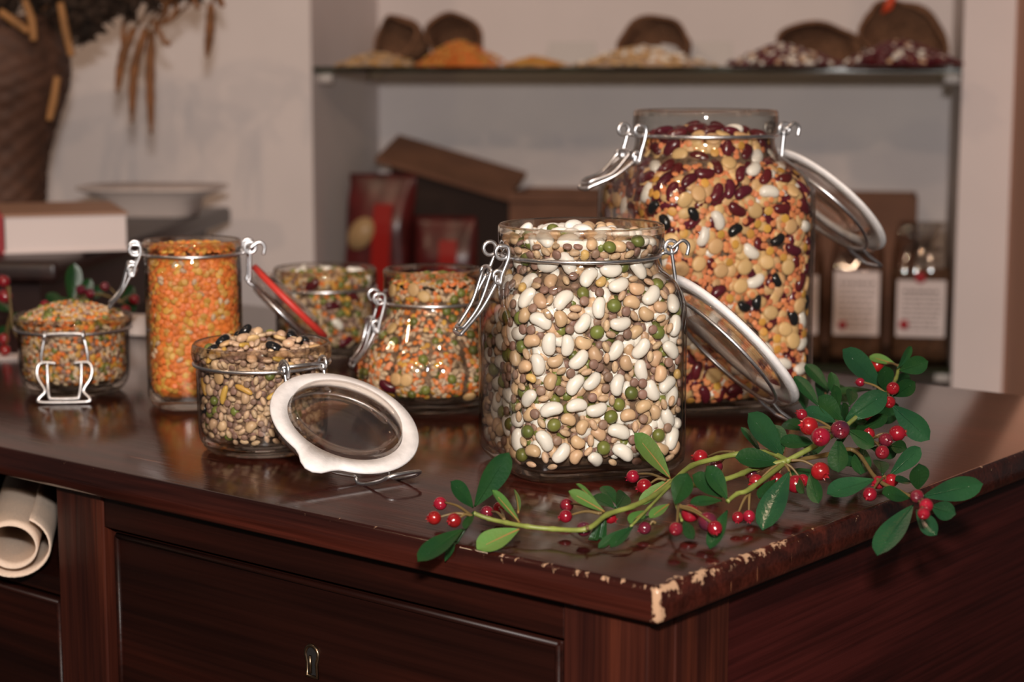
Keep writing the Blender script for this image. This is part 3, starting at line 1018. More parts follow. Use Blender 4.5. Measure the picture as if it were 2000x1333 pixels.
# brown cardboard box with its flap up, on the lower shelf
def carton():
    v0, v1 = 0.20, 0.335
    ua, za = niche(995, 388, v0)
    ub, zb = niche(1793, 376, v0)
    z1 = (za + zb) / 2
    r = empty('cardboard_box', npos((ua + ub) / 2, (v0 + v1) / 2, ZN + 0.0006), -WA, 'large brown cardboard box with one flap standing up behind the bags', 'box')
    hw, hd, H, t = (ub - ua) / 2, (v1 - v0) / 2, z1 - ZN, 0.004
    bm = box_bm(-hw, hw, -hd, -hd + t, 0, H)
    box_bm(-hw, hw, hd - t, hd, 0, H, bm=bm)
    box_bm(-hw, -hw + t, -hd + t, hd - t, 0, H, bm=bm)
    box_bm(hw - t, hw, -hd + t, hd - t, 0, H, bm=bm)
    box_bm(-hw + t, hw - t, -hd + t, hd - t, 0, t, bm=bm)
    from_bm('box_body', bm, M['card'], r)
    # a long flap folded out over the end, rising away from the box
    uc, zc_ = niche(735, 300, v0)
    dx, dz = uc - ua, zc_ - z1
    Lf = math.hypot(dx, dz)
    bm = box_bm(-Lf, 0, -0.035, 0.075, -0.004, 0.004, 0.001)
    f = from_bm('box_flap', bm, M['card'], r)
    f.location = (-hw, -hd + 0.036, H)
    f.rotation_euler = (R(17), math.atan2(dz, -dx), 0)
    # dark solid added under the flap, the box's inner shade put into its colour
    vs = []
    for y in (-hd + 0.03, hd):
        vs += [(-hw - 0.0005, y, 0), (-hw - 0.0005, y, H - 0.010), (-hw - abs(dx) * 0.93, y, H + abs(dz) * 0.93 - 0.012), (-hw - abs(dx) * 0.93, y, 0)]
    mk('box_dark_fill', vs, [(0, 1, 2, 3), (7, 6, 5, 4), (0, 4, 5, 1), (1, 5, 6, 2), (2, 6, 7, 3), (3, 7, 4, 0)], M['card_shade'], r, smooth=False)
    # top edge roll seen along the front
    bm = box_bm(-hw, -hw + 0.19, -hd - 0.016, -hd, H - 0.012, H, 0.001)
    from_bm('folded_edge', bm, M['card'], r)
carton()

def pillow_bag(name, px0, px1, py0, py1, v, label, cat, lean=0.0, mats=None):
    """sealed bag standing on the lower shelf"""
    ua, zt = niche(px0, py0, v); ub, _ = niche(px1, py0, v)
    wd, H = ub - ua, zt - ZN - 0.001
    r = empty(name, npos((ua + ub) / 2, v, ZN + 0.001), -WA, label, cat)
    return r, wd, H

def bag_mesh(wd, H, D, top_frac=0.2, n=17, m=26, seed=0, lean=0.0, pinch=0.0):
    rnd = random.Random(seed)
    ph = [rnd.uniform(0, 6.28) for _ in range(8)]
    vs, fs = [], []
    N = 40
    for j in range(m):
        t = j / (m - 1)
        prof = min(1, (t / 0.10) ** 0.5 * 0.25 + 0.75) * (1 if t < 1 - top_frac else max(0.05, 1 - ((t - 1 + top_frac) / top_frac) ** 1.2))
        wx = wd / 2 * (1 - pinch * max(0, (t - 0.62) / 0.38))
        for k in range(N):
            a = 2 * math.pi * k / N
            c, s = math.cos(a), math.sin(a)
            q = 1 / (abs(c) ** 5 + abs(s) ** 5) ** 0.2
            f = 1 + 0.05 * math.sin(4 * a + 7 * t + ph[0]) * t + 0.04 * math.sin(7 * a - 9 * t + ph[1]) * t
            vs.append((wx * c * q * f + lean * t * H, D / 2 * s * q * prof * f, t * H))
    for j in range(m - 1):
        for k in range(N):
            k2 = (k + 1) % N
            fs.append((j * N + k, j * N + k2, (j + 1) * N + k2, (j + 1) * N + k))
    fs.append(tuple(reversed(range(N))))
    fs.append(tuple((m - 1) * N + k for k in range(N)))
    return vs, fs

def clear_bag(px0, px1, py_top, label, seed, fill_t, ltop, lbot, dots):
    v = 0.075
    r, wd, H = pillow_bag('cellophane_bag', px0, px1, py_top, py_top, v, label, 'bag')
    r['group'] = 'labelled cellophane bags on the lower shelf'
    D = 0.060
    vs, fs = bag_mesh(wd, H, D, 0.34, seed=seed, pinch=0.25)
    mk('clear_film', vs, fs, M['cello'], r)
    vs, fs = bag_mesh(wd * 0.955, H * fill_t, D * 0.93, 0.22, seed=seed + 3)
    vs = [(x, y, z + 0.0012) for x, y, z in vs]
    mk('grain_filling', vs, fs, M['bag_fill'], r)
    # paper label on the front, a red seal and lines of small print on it
    def zz(py): return niche(1700, py, v - D / 2)[1] - ZN - 0.001
    z0, z1 = zz(lbot), zz(ltop)
    lw_ = wd * 0.80
    yy = -D / 2 * 1.07 - 0.0022
    lab = box('paper_label', -lw_ / 2, lw_ / 2, yy, yy + 0.0008, z0, z1, M['paper'], r)
    bm = bmesh.new()
    rnd = random.Random(seed)
    nl = 9
    for i in range(nl):
        zl = z1 - 0.010 - (z1 - z0 - 0.020) * (i + 0.5) / nl - 0.004
        xx = -lw_ * 0.38
        while xx < lw_ * 0.34:
            ln = rnd.uniform(0.004, 0.012)
            box_bm(xx, min(xx + ln, lw_ * 0.4), yy - 0.0004, yy + 0.0002, zl, zl + (0.0036 if i in (0,) else 0.0018), bm=bm)
            xx += ln + 0.0022
    from_bm('small_print', bm, M['ink'], lab)
    for dx, dpy, rad in dots:
        g = Geo().add(*lathe([(0, -0.0006), (rad, -0.0006), (rad, 0.0006), (0, 0.0006)], 20))
        g.build('red_seal', M['red_print'], lab, Matrix.Translation((dx, yy - 0.0006, zz(dpy))) @ Matrix.Rotation(math.pi / 2, 4, 'X'))
    g = Geo().ring((0, 0, H * 0.80), wd * 0.30, 0.0025, (1, 0, 0), (0, 0.10, 0), N=20, seg=6)
    for k in range(7):
        a = (k - 3) * 0.28
        g.tube([(math.sin(a) * wd * .1, 0, H * 0.8), (math.sin(a) * wd * 0.42, 0.004 * (-1) ** k, H * 0.99)], 0.0030, 5)
    g.build('gathered_top', M['cello'], r)
    return r
clear_bag(1744, 1862, 432, 'clear bag of brown grain with a white label beside the niche edge', 21, 0.66, 545, 655, ((-0.002, 540, 0.0075), (-0.022, 632, 0.0065)))
clear_bag(1622, 1732, 448, 'clear bag of brown grain with a white label, middle of the three', 31, 0.60, 530, 655, ((-0.018, 636, 0.006),))
clear_bag(1512, 1612, 452, 'clear bag of brown grain half hidden behind the tallest jar', 41, 0.60, 540, 655, ((0.010, 545, 0.006),))

def red_bag(px0, px1, py_top, v, lean, label, seed, spot):
    r, wd, H = pillow_bag('red_package', px0, px1, py_top, py_top, v, label, 'package')
    r['group'] = 'dark red packages on the lower shelf'
    D = 0.05
    vs, fs = bag_mesh(wd, H, D, 0.3, seed=seed, lean=lean)
    mk('wrapper', vs, fs, M['red_bag'], r)
    bm = bmesh.new()
    rows = []
    for i in range(15):
        t = 0.03 + i / 14 * 0.80
        y = -D / 2 * 1.10 - 0.001 if t < 0.7 else -D / 2 * (1.10 - (t - 0.7) * 1.3) - 0.001
        rows.append([bm.verts.new((x + lean * t * H, y - dy, t * H)) for x, dy in ((-wd * .05, 0), (wd * .24, 0), (wd * .24, -0.001), (-wd * .05, -0.001))])
    for a, b in zip(rows, rows[1:]):
        for k in range(4):
            bm.faces.new((a[k], a[(k + 1) % 4], b[(k + 1) % 4], b[k]))
    bm.faces.new(rows[0]); bm.faces.new(rows[-1])
    from_bm('red_stripe', bm, M['red_band'], r)
    if spot:
        g = Geo().add(*lathe([(0, -0.0006), (0.017, -0.0006), (0.017, 0.0006), (0, 0.0006)], 16))
        g.build('pale_print', M['bag_spot'], r, Matrix.Translation((-wd * 0.22 + lean * 0.62 * H, -D / 2 * 1.10 - 0.0012, H * 0.66)) @ Matrix.Rotation(math.pi / 2, 4, 'X') @ Matrix.Scale(1.5, 4, (0.5, 0.8, 0)))
    return r
red_bag(668, 790, 338, 0.07, 0.06, 'tall dark red package with a yellowish print beside the niche side wall', 3, True)
red_bag(812, 930, 422, 0.07, 0.0, 'shorter dark red package under the raised cardboard flap', 5, False)

# ------------------------------------------------------------------ clip-top jars
def above(py, y):
    """height over the dresser top of a picture row at distance y"""
    return at_y(1000, py, y).z - TOP

class Jar:
    def __init__(self, name, label, px, py, yc, yaw, rows, glass=0.0015, base=0.0055, seg=96, lobes=0, lobe_amp=None):
        p = at_z(px, py, TOP)
        q = at_y(px, py, yc)
        self.loc = Vector((q.x, yc, TOP))
        self.yaw = yaw
        self.root = empty(name, self.loc, yaw, label, 'jar', 'clip-top preserving jars on the dresser')
        self.out = cr1(rows, 6)
        self.out[:, 1] = np.maximum(self.out[:, 1], 0.001)
        self.out[:, 2] = np.clip(self.out[:, 2], 2, 8)
        self.glass, self.base, self.seg = glass, base, seg
        self.lobes, self.lobe_amp = lobes, lobe_amp
        zs = self.out[:, 0]
        k = np.argsort(zs, kind='stable')
        self.zs, self.as_, self.ns = zs[k], self.out[k, 1], self.out[k, 2]
        self.H = zs.max()
        self.wire_z = None
        self.body()

    def shape(self, th, a, n, z):
        c, s = np.cos(th), np.sin(th)
        q = 1 / (np.abs(c) ** n + np.abs(s) ** n) ** (1 / n)
        if self.lobes:
            amp = np.interp(z, *self.lobe_amp)
            q = q * (1 - amp * (1 - np.abs(np.cos(self.lobes * th / 2)) ** 0.8))
        return a * c * q, a * s * q

    def a_in(self, z, d=0.0):
        return np.interp(z, self.zs, self.as_) - self.glass - d

    def S(self, th, z, d=0.0):
        n = np.interp(z, self.zs, self.ns)
        a = self.a_in(z, d)
        if z < self.base + 0.012:                     # the inner bottom corner is rounded
            a = a - 0.006 * ((self.base + 0.012 - z) / 0.012) ** 2
        x, y = self.shape(th, a, n, z)
        return np.array((x, y, z))

    def normal(self, th, z):
        e = 1e-3
        dt = self.S(th + e, z) - self.S(th - e, z)
        dz = self.S(th, z + e) - self.S(th, z - e)
        n = np.cross(dt, dz)
        return n / np.linalg.norm(n)

    def body(self):
        N = self.seg
        th = np.arange(N) * 2 * np.pi / N
        vs, fs, mi = [], [], []
        rings = []
        def ring(z, a, n):
            b = len(vs)
            x, y = self.shape(th, a, n, z)
            vs.extend([(x[k], y[k], z) for k in range(N)])
            rings.append(b)
        rows = self.out
        a0, n0 = rows[0, 1], rows[0, 2]
        for f in (0.25, 0.7):
            ring(0.0015 * (1 - f * f) , a0 * f, n0)    # slightly domed underside
        for z, a, n in rows:
            ring(z, a, n)
        top = rows[-1]
        ring(top[0] + 0.0006, top[1] - self.glass * 0.5, top[2])
        inner = [r for r in rows[::-1] if r[0] > self.base + 0.012]
        for z, a, n in inner:
            ring(z, a - self.glass, n)
        for t in np.linspace(0.0, 1.0, 6)[1:]:
            z = self.base + 0.012 * (1 - t)
            n = np.interp(z, self.zs, self.ns)
            ring(z, self.a_in(z) - 0.006 * t * t, n)
        zb = self.base
        al = self.a_in(zb) - 0.006
        for f in (0.7, 0.25):
            ring(zb + 0.0008 * (1 - f), al * f, np.interp(zb, self.zs, self.ns))
        for r in range(len(rings) - 1):
            a, b = rings[r], rings[r + 1]
            for k in range(N):
                k2 = (k + 1) % N
                fs.append((a + k, a + k2, b + k2, b + k))
        fs.append(tuple(reversed(range(rings[0], rings[0] + N))))
        fs.append(tuple(range(rings[-1], rings[-1] + N)))
        o = mk('glass_body', vs, fs, [M['glass'], M['glass_thick']], self.root)
        zmx = np.array([max(vs[i][2] for i in f) for f in fs])
        zmn = np.array([min(vs[i][2] for i in f) for f in fs])
        o.data.polygons.foreach_set('material_index', ((zmx < self.base + 0.0012) | (zmn > self.H - 0.0042)).astype(np.int32).tolist())
        self.glass_obj = o

    def neck_wire(self, z, r, th=0.00115):
        self.wire_z, self.wire_r = z, r
        Geo().ring((0, 0, z), r, th, N=56).build('neck_wire', M['wire'], self.root)

    def clamp(self, sx=-1, half=0.0125, drop=0.017, lever=(0.022, 0.031), wr=0.00115, up=0.004, splay=0.6):
        """wire eyes on the neck wire, two links and the swung-open lever loop; sx picks the side along local x"""
        z, r = self.wire_z, self.wire_r
        e = empty('clamp', (0, 0, 0)); e.parent = self.root
        g = Geo()
        xo = r + 0.0055
        for s in (-1, 1):
            y = s * half
            yi = s * half * 0.9
            xs = math.sqrt(max(r * r - yi * yi, 1e-6))
            g.tube([(sx * xs, yi, z), (sx * (xo - 0.002), y, z + 0.001)], wr, 7)
            g.ring((sx * xo, y, z + up), 0.0040, wr, (1, 0, 0), (0, 0, 1), N=18, seg=8)
            g.build('wire_eye', M['wire'], e)
            g = Geo()
        zl = z + up - drop
        for s in (-1, 1):
            y = s * half + s * 0.0014
            lk_ = Geo()
            lk_.tube(smooth_path([(sx * (xo + 0.002), y, z + up + 0.0035), (sx * (xo - 0.003), y, z + up + 0.003), (sx * (xo - 0.0035), y, z + up - 0.003), (sx * (xo + 0.0005), y, zl + 0.004), (sx * (xo + 0.0015), y, zl - 0.001), (sx * (xo + 0.0045), y, zl), (sx * (xo + 0.004), y, zl + 0.004)], 5), wr, 8)
            lk_.build('link_wire', M['wire'], e)
        lv = Geo()
        x0, x1, z1 = xo + 0.002, xo + lever[0], zl - lever[1]
        hh = half + 0.0002
        lv.tube(smooth_path([(sx * x0, -hh, zl + 0.002), (sx * (x0 + (x1 - x0) * .5), -hh * .95, zl + (z1 - zl) * .5), (sx * x1, -hh * splay, z1 + 0.002), (sx * (x1 + .0015), -hh * splay * .75, z1), (sx * (x1 + .0015), hh * splay * .75, z1), (sx * x1, hh * splay, z1 + .002), (sx * (x0 + (x1 - x0) * .5), hh * .95, zl + (z1 - zl) * .5), (sx * x0, hh, zl + 0.002)], 6), wr * 1.1, 8)
        for s in (-1, 1):
            lv.ring((sx * (x0 + 0.0005), s * hh, zl + 0.0035), 0.0030, wr, (1, 0, 0), (0, 0, 1), N=16, seg=8)
        lv.build('lever_loop', M['wire'], e)
        bl = Geo()
        h2 = half * 0.62
        bl.tube(smooth_path([(sx * (x0 + .003), -h2, zl + 0.006), (sx * (x0 + (x1 - x0) * .5), -h2, zl + (z1 - zl) * .42), (sx * (x1 - .002), -h2 * .8, z1 + 0.006), (sx * (x1 + .001), -h2 * .5, z1 + .0035), (sx * (x1 + .001), h2 * .5, z1 + .0035), (sx * (x1 - .002), h2 * .8, z1 + .006), (sx * (x0 + (x1 - x0) * .5), h2, zl + (z1 - zl) * .42), (sx * (x0 + .003), h2, zl + 0.006), (sx * (x0 + .003), -h2, zl + 0.006)], 6), wr * 0.95, 8)
        bl.build('bail_loop', M['wire'], e)
        return e

    def hinge(self, half=0.011, wr=0.00115, up=0.004):
        z, r = self.wire_z, self.wire_r
        e = empty('hinge', (0, 0, 0)); e.parent = self.root
        xo = r + 0.0058
        g = Geo()
        for s in (-1, 1):
            xs = math.sqrt(max(r * r - half * half, 1e-6))
            g.tube([(xs, s * half, z), (xo - 0.002, s * half, z + 0.001)], wr, 7)
            g.ring((xo, s * half, z + up), 0.0040, wr, (1, 0, 0), (0, 0, 1), N=18, seg=8)
            g.build('wire_eye', M['wire'], e)
            g = Geo()
        h = Geo()
        h.tube([(xo, -half - 0.004, z + up), (xo, half + 0.004, z + up)], wr, 8)
        h.tube(smooth_path([(xo, -half - 0.003, z + up), (xo + 0.006, -half - 0.003, z + up + 0.004), (xo + 0.010, -half - 0.003, z + up + 0.001), (xo + 0.009, -half - 0.003, z + up - 0.005)], 5), wr, 8)
        h.build('hinge_pin', M['wire'], e)
        return xo, z + up

    def lid(self, Rl, cx, cz, beta, gasket, tab=None, hinge_at=None, half=0.011, g_out=1.05, bail=0.012, wr=0.00115, cy=0.0, gap=0.0004, gth=0.0026, bdz=0.0):
        """the opened lid; cx, cz its centre in the jar's frame, beta the slope at which it hangs away from the jar"""
        c, s = math.cos(beta), math.sin(beta)
        xl, yl, zl = Vector((c, 0, -s)), Vector((0, -1, 0)), Vector((-s, 0, -c))
        tf = Matrix(((xl.x, yl.x, zl.x, cx), (xl.y, yl.y, zl.y, cy), (xl.z, yl.z, zl.z, cz), (0, 0, 0, 1)))
        e = empty('lid', (0, 0, 0)); e.parent = self.root
        pr = [(0, .0042), (.30, .0042), (.34, .0050), (.38, .0042), (.52, .0042), (.57, .0090), (.62, .0104), (.72, .0104), (.77, .0086), (.81, .0062), (.955, .0054), (.99, .0042), (1.0, .0026), (.995, .0006), (.97, 0), (.80, 0), (.785, -.0050), (.765, -.0074), (.735, -.0080), (.70, -.0070), (.675, -.0030), (.64, -.0002), (.52, .0006), (0, .0008)]
        vs, fs = lathe([(r * Rl, z) for r, z in pr], 64)
        mk('glass_disc', [tf @ Vector(v) for v in vs], fs, M['lid_glass'], e)
        # rubber ring with a pull tab
        N = 72
        gv, gf = [], []
        t0 = tab if tab is not None else math.pi
        for k in range(N):
            a = 2 * math.pi * k / N
            d = (a - t0 + math.pi) % (2 * math.pi) - math.pi
            ro = Rl * g_out + 0.011 * (Rl / 0.045) * math.exp(-(abs(d) / 0.20) ** 2.6)
            ri = Rl * 0.805
            for r, z in ((ri, -gap), (ro - 0.0006, -gap), (ro, -gap - gth * 0.5), (ro - 0.0006, -gap - gth), (ri, -gap - gth)):
                gv.append((r * math.cos(a), r * math.sin(a), z))
        for k in range(N):
            k2 = (k + 1) % N
            for j in range(5):
                j2 = (j + 1) % 5
                gf.append((k * 5 + j, k * 5 + j2, k2 * 5 + j2, k2 * 5 + j))
        mk('rubber_gasket', [tf @ Vector(v) for v in gv], gf, gasket, e)
        g = Geo()
        g.ring((0, 0, 0.0072), Rl * 0.86, wr, N=48)
        inv = tf.inverted()
        if hinge_at is not None:
            for sg in (-1, 1):
                hp = inv @ Vector((hinge_at[0], sg * half, hinge_at[1]))
                g.tube(smooth_path([(-Rl * 0.84, -sg * half, 0.0072), (-Rl * 0.97, -sg * half, 0.0078), (-Rl * 1.03, -sg * half, 0.0040), hp], 5), wr, 8)
        if bail:
            hb = 0.0115
            g.tube(smooth_path([(Rl * .845, hb, .0072), (Rl * .98, hb, .0076), (Rl * 1.0 + bail * .7, hb * 1.05, .0062 + bdz * .6), (Rl + bail, hb * .8, .006 + bdz), (Rl + bail, -hb * .8, .006 + bdz), (Rl * 1.0 + bail * .7, -hb * 1.05, .0062 + bdz * .6), (Rl * .98, -hb, .0076), (Rl * .845, -hb, .0072)], 5), wr, 8)
        g.build('lid_wire', M['wire'], e, tf)
        return e

    # ---------------------------------------------------------------- contents
    def world(self):
        return Matrix.Translation(self.loc) @ Matrix.Rotation(self.yaw, 4, 'Z')

    def facing(self, spread=118):
        """random direction round the jar that the side with the camera sees"""
        to_cam = math.atan2(-self.loc.y, -self.loc.x) - self.yaw
        return to_cam + R(RNG.uniform(-spread, spread))

    def fill(self, plan, labels, group, ztop, dome, mass_label, mass_mix, layer_depth=0.0085, mass_step=0.0055, heap_plan=None, second=None, margin=0.0004, deep=0.003, only_mass=False, sc=None, msc=1.0, mass_first_depth=None, mass_n2=True, zlo=None, core='core'):
        """individual pulses against the glass and on top, a mass of pulses behind them"""
        cen, rad = np.zeros((0, 3)), np.zeros(0)
        W = self.world()
        z0 = (zlo or self.base + 0.0008)
        made = []
        def try_put(kind, surf, tries):
            nonlocal cen, rad
            a, b, c, shp = KIND[kind]
            kq = (sc or {}).get(kind, 1.0)
            a, b, c = a * kq, b * kq, c * kq
            for _ in range(tries):
                if surf in ('wall', 'neck'):
                    th = self.facing()
                    z = RNG.uniform(z0 + c + .0008, ztop - 0.001) if surf == 'wall' else RNG.uniform(ztop - 0.034, ztop - 0.001)
                    nrm = self.normal(th, z)
                    d = c + margin + (RNG.random() ** 2 * deep)
                    p = self.S(th, z) - nrm * d
                    if p[2] < z0 + b * 0.8: continue
                    rot = rand_rot(-nrm, 0.16)
                else:
                    th, rr = RNG.uniform(0, 2 * np.pi), math.sqrt(RNG.random())
                    n_ = np.interp(ztop, self.zs, self.ns)
                    am = self.a_in(ztop) - a * 0.95 - margin
                    x, y = self.shape(th, am * rr, n_, ztop)
                    p = np.array((x, y, ztop + dome * (1 - rr ** 1.8) + c * RNG.uniform(0.2, 1.2)))
                    rot = rand_rot(np.array((x * .5, y * .5, 0.05)), 0.5)
                k_ = 3 if a > b * 1.2 else 1
                off = (np.linspace(-1, 1, k_) * (a - b) * 0.92)[:, None] * rot[:, 0][None, :] if k_ > 1 else np.zeros((1, 3))
                sp = p + off
                r_ = b * (0.97 if surf == 'wall' else 0.86) if shp != 'lens' and shp != 'half' else b * 0.86
                if len(cen):
                    d2 = np.linalg.norm(cen[None] - sp[:, None], axis=2)
                    if (d2 < rad[None] + r_).any(): continue
                cen = np.concatenate([cen, sp]); rad = np.concatenate([rad, np.full(len(sp), r_)])
                o = bpy.data.objects.new(kind, BEAN_ME[kind])
                COL.objects.link(o)
                m = np.eye(4); m[:3, :3] = rot * (kq * RNG.uniform(0.92, 1.04)); m[:3, 3] = p
                o.matrix_world = W @ Matrix(m.tolist())
                tag(o, labels[kind], kind.split('_')[-1], kind.replace('_', ' ') + 's in the ' + mass_label.split(' the ', 1)[1])
                made.append(o)
                return True
            return False
        for kind, n, surf, tries in plan:
            miss = 0
            for i in range(n):
                if not try_put(kind, surf, tries):
                    miss += 1
                    if miss > 3: break
        # mass behind the individual ones
        items = []
        d0 = layer_depth if mass_first_depth is None else mass_first_depth
        for dep in ([d0, d0 + 0.004] if mass_n2 else [d0]):
            z = z0 + 0.002
            while z < ztop - 0.002 + (0.0 if dep == d0 else -0.002):
                per = 2 * math.pi * self.a_in(z)
                nn = int(per / mass_step)
                for k in range(nn):
                    th = 2 * math.pi * (k + RNG.uniform(-.5, .5)) / nn
                    kd_ = pick(mass_mix)
                    c = KIND[kd_][2]
                    zz = z + RNG.uniform(-.5, .5) * mass_step
                    if zz < z0 + .002 or zz > ztop: continue
                    nrm = self.normal(th, zz)
                    p = self.S(th, zz) - nrm * (dep + c * 0.9 + RNG.uniform(0, 0.0015))
                    if p[2] < z0 + 0.0025: continue
                    items.append((kd_, rand_rot(-nrm, 0.3) * msc, p))
                z += mass_step
        n_ = np.interp(ztop, self.zs, self.ns)
        am = self.a_in(ztop) - (0.0042 if only_mass else 0.008)
        cnt = int(math.pi * am * am / mass_step ** 2 * (2.4 if only_mass else 1.3))
        for i in range(cnt):
            th, rr = RNG.uniform(0, 2 * np.pi), math.sqrt(RNG.random())
            kd_ = pick(mass_mix)
            x, y = self.shape(th, am * rr, n_, ztop)
            zt = ztop + dome * (1 - rr ** 1.8) - (0.0 if only_mass else 0.006) + RNG.uniform(-.001, .0015)
            items.append((kd_, rand_rot(np.array((x, y, 0.06)), 0.5) * msc, np.array((x, y, zt))))
        # solid heart of the fill
        N = 40
        ths = np.arange(N) * 2 * np.pi / N
        ev, ef = [], []
        zz = [z0 + 0.0015] + list(np.linspace(z0 + 0.010, ztop - 0.004, 14))
        for z in zz:
            aa = self.a_in(z) - (d0 + 0.0035)
            x, y = self.shape(ths, aa - (0.006 if z < z0 + .009 else 0), np.interp(z, self.zs, self.ns), z)
            ev += [(x[k], y[k], z) for k in range(N)]
        for j in range(len(zz) - 1):
            for k in range(N):
                k2 = (k + 1) % N
                ef.append((j * N + k, j * N + k2, (j + 1) * N + k2, (j + 1) * N + k))
        for f, b in ((0.6, 0.55), (0.25, 0.9)):
            z = ztop - 0.006 + dome * b
            aa = (self.a_in(ztop) - d0 - .0035) * f
            x, y = self.shape(ths, aa, n_, z)
            base_i = len(ev)
            ev += [(x[k], y[k], z) for k in range(N)]
            for k in range(N):
                k2 = (k + 1) % N
                ef.append((base_i - N + k, base_i - N + k2, base_i + k2, base_i + k))
        ef.append(tuple(len(ev) - N + k for k in range(N)))
        ef.append(tuple(reversed(range(N))))
        o = mass_mesh('mixed_pulses', items, list(mass_mix), (ev, ef), P[core])
        o.matrix_world = W
        tag(o, mass_label, 'pulses', kind='stuff')
        return made

# --- the large square jar in front
YA = 1.10
ra = 0.0546
jarA = Jar('preserving_jar', 'large square glass jar in front, full of white beans and green peas', 1133, 820, YA, R(17),
    [(0, ra * .80, 4), (.0018, ra * .88, 4.2), (.007, ra * .965, 4.8), (.015, ra, 5), (.055, ra, 5), (.094, ra, 5), (.105, ra * .985, 4.4), (.113, ra * .945, 3.5), (.1185, ra * .895, 2.5), (.122, .0472, 2.1), (.1255, .0463, 2), (.1285, .0462, 2), (.1305, .0478, 2), (.1335, .0490, 2), (.139, .0494, 2), (.1448, .0494, 2), (.1462, .0489, 2)])
jarA.neck_wire(.1282, .0472)
jarA.clamp(-1)
hA = jarA.hinge()
jarA.lid(0.0525, .0965, .0715, R(47), M['gasket_white'], -math.pi * 0.5, hA, bail=0.010, gth=0.0034)
LA = {
    'white_bean': 'plump white bean inside the large square jar in front',
    'tan_pea': 'smooth tan bean inside the large square jar in front',
    'black_eyed_bean': 'tan bean with a black eye inside the large square jar in front',
    'green_pea': 'dull green pea inside the large square jar in front',
    'brown_lentil': 'small round brown lentil inside the large square jar in front',
    'barley_grain': 'pale barley grain inside the large square jar in front',
    'yellow_pea': 'golden yellow pea inside the large square jar in front',
}
planA = [('white_bean', 24, 'heap', 60), ('tan_pea', 22, 'heap', 60), ('green_pea', 12, 'heap', 60), ('black_eyed_bean', 7, 'heap', 60), ('brown_lentil', 14, 'heap', 60), ('barley_grain', 16, 'heap', 60),
         ('white_bean', 92, 'wall', 60), ('tan_pea', 55, 'wall', 80), ('green_pea', 34, 'wall', 80), ('black_eyed_bean', 30, 'wall', 80), ('white_bean', 40, 'wall', 90), ('tan_pea', 60, 'wall', 160), ('green_pea', 20, 'wall', 120), ('yellow_pea', 12, 'wall', 120), ('brown_lentil', 70, 'wall', 140), ('barley_grain', 150, 'wall', 220), ('brown_lentil', 100, 'wall', 140), ('barley_grain', 60, 'wall', 260)]
jarA.fill(planA, LA, None, 0.1350, 0.0060, 'mixed pulses deep inside the large square jar in front', {'white_bean': 2.2, 'tan_pea': 3, 'green_pea': 1.5, 'brown_lentil': 3, 'barley_grain': 3}, layer_depth=0.0078, mass_step=0.0046, sc={'white_bean': 1.14, 'tan_pea': 1.14, 'black_eyed_bean': 1.14, 'green_pea': 1.18, 'brown_lentil': 1.05, 'barley_grain': 1.08})

# --- the tallest jar behind it
YB = 1.32
rb = 0.0655
jarB = Jar('preserving_jar', 'tallest square glass jar at the back, full of red and black beans and orange lentils', 1371, 700, YB, R(19),
    [(0, rb * .80, 4), (.002, rb * .88, 4.2), (.008, rb * .965, 4.8), (.018, rb, 5), (.08, rb, 5), (.146, rb, 5), (.158, rb * .975, 4.3), (.166, rb * .93, 3.5), (.173, rb * .86, 2.6), (.178, .0518, 2.1), (.184, .0498, 2), (.190, .0494, 2), (.1925, .0500, 2), (.1955, .0512, 2), (.201, .0512, 2), (.2065, .0508, 2), (.2083, .0502, 2)])
jarB.neck_wire(.1912, .0506, 0.0013)
jarB.clamp(-1, half=0.0150, drop=0.021, lever=(0.034, 0.019), wr=0.0013)
hB = jarB.hinge(wr=0.0013)
jarB.lid(0.0515, .0960, .1420, R(43.5), M['gasket_white'], -math.pi * 0.5, hB, bail=0.012, wr=0.0013)
LB = {
    'white_bean': 'white bean inside the tallest jar at the back',
    'kidney_bean': 'dark red kidney bean inside the tallest jar at the back',
    'black_bean': 'shiny black bean inside the tallest jar at the back',
    'split_pea': 'flat yellow split pea inside the tallest jar at the back',
    'orange_lentil': 'tiny orange lentil inside the tallest jar at the back',
    'gold_lentil': 'small golden lentil inside the tallest jar at the back',
}
planB = [('kidney_bean', 22, 'heap', 60), ('split_pea', 16, 'heap', 60), ('white_bean', 7, 'heap', 60),
         ('kidney_bean', 44, 'neck', 90), ('white_bean', 11, 'neck', 60), ('split_pea', 8, 'neck', 60), ('kidney_bean', 34, 'wall', 60), ('white_bean', 38, 'wall', 60), ('black_bean', 28, 'wall', 60), ('split_pea', 64, 'wall', 90), ('gold_lentil', 110, 'wall', 90), ('orange_lentil', 295, 'wall', 120)]
jarB.fill(planB, LB, None, 0.1890, 0.005, 'mixed orange lentils and beans deep inside the tallest jar', {'orange_lentil': 9, 'kidney_bean': 1.2, 'split_pea': 2.0, 'white_bean': .3}, layer_depth=0.0032, mass_step=0.0038, deep=0.0015, sc={'white_bean': 1.22, 'kidney_bean': 1.02, 'black_bean': 0.98, 'split_pea': 1.22, 'gold_lentil': 1.15})

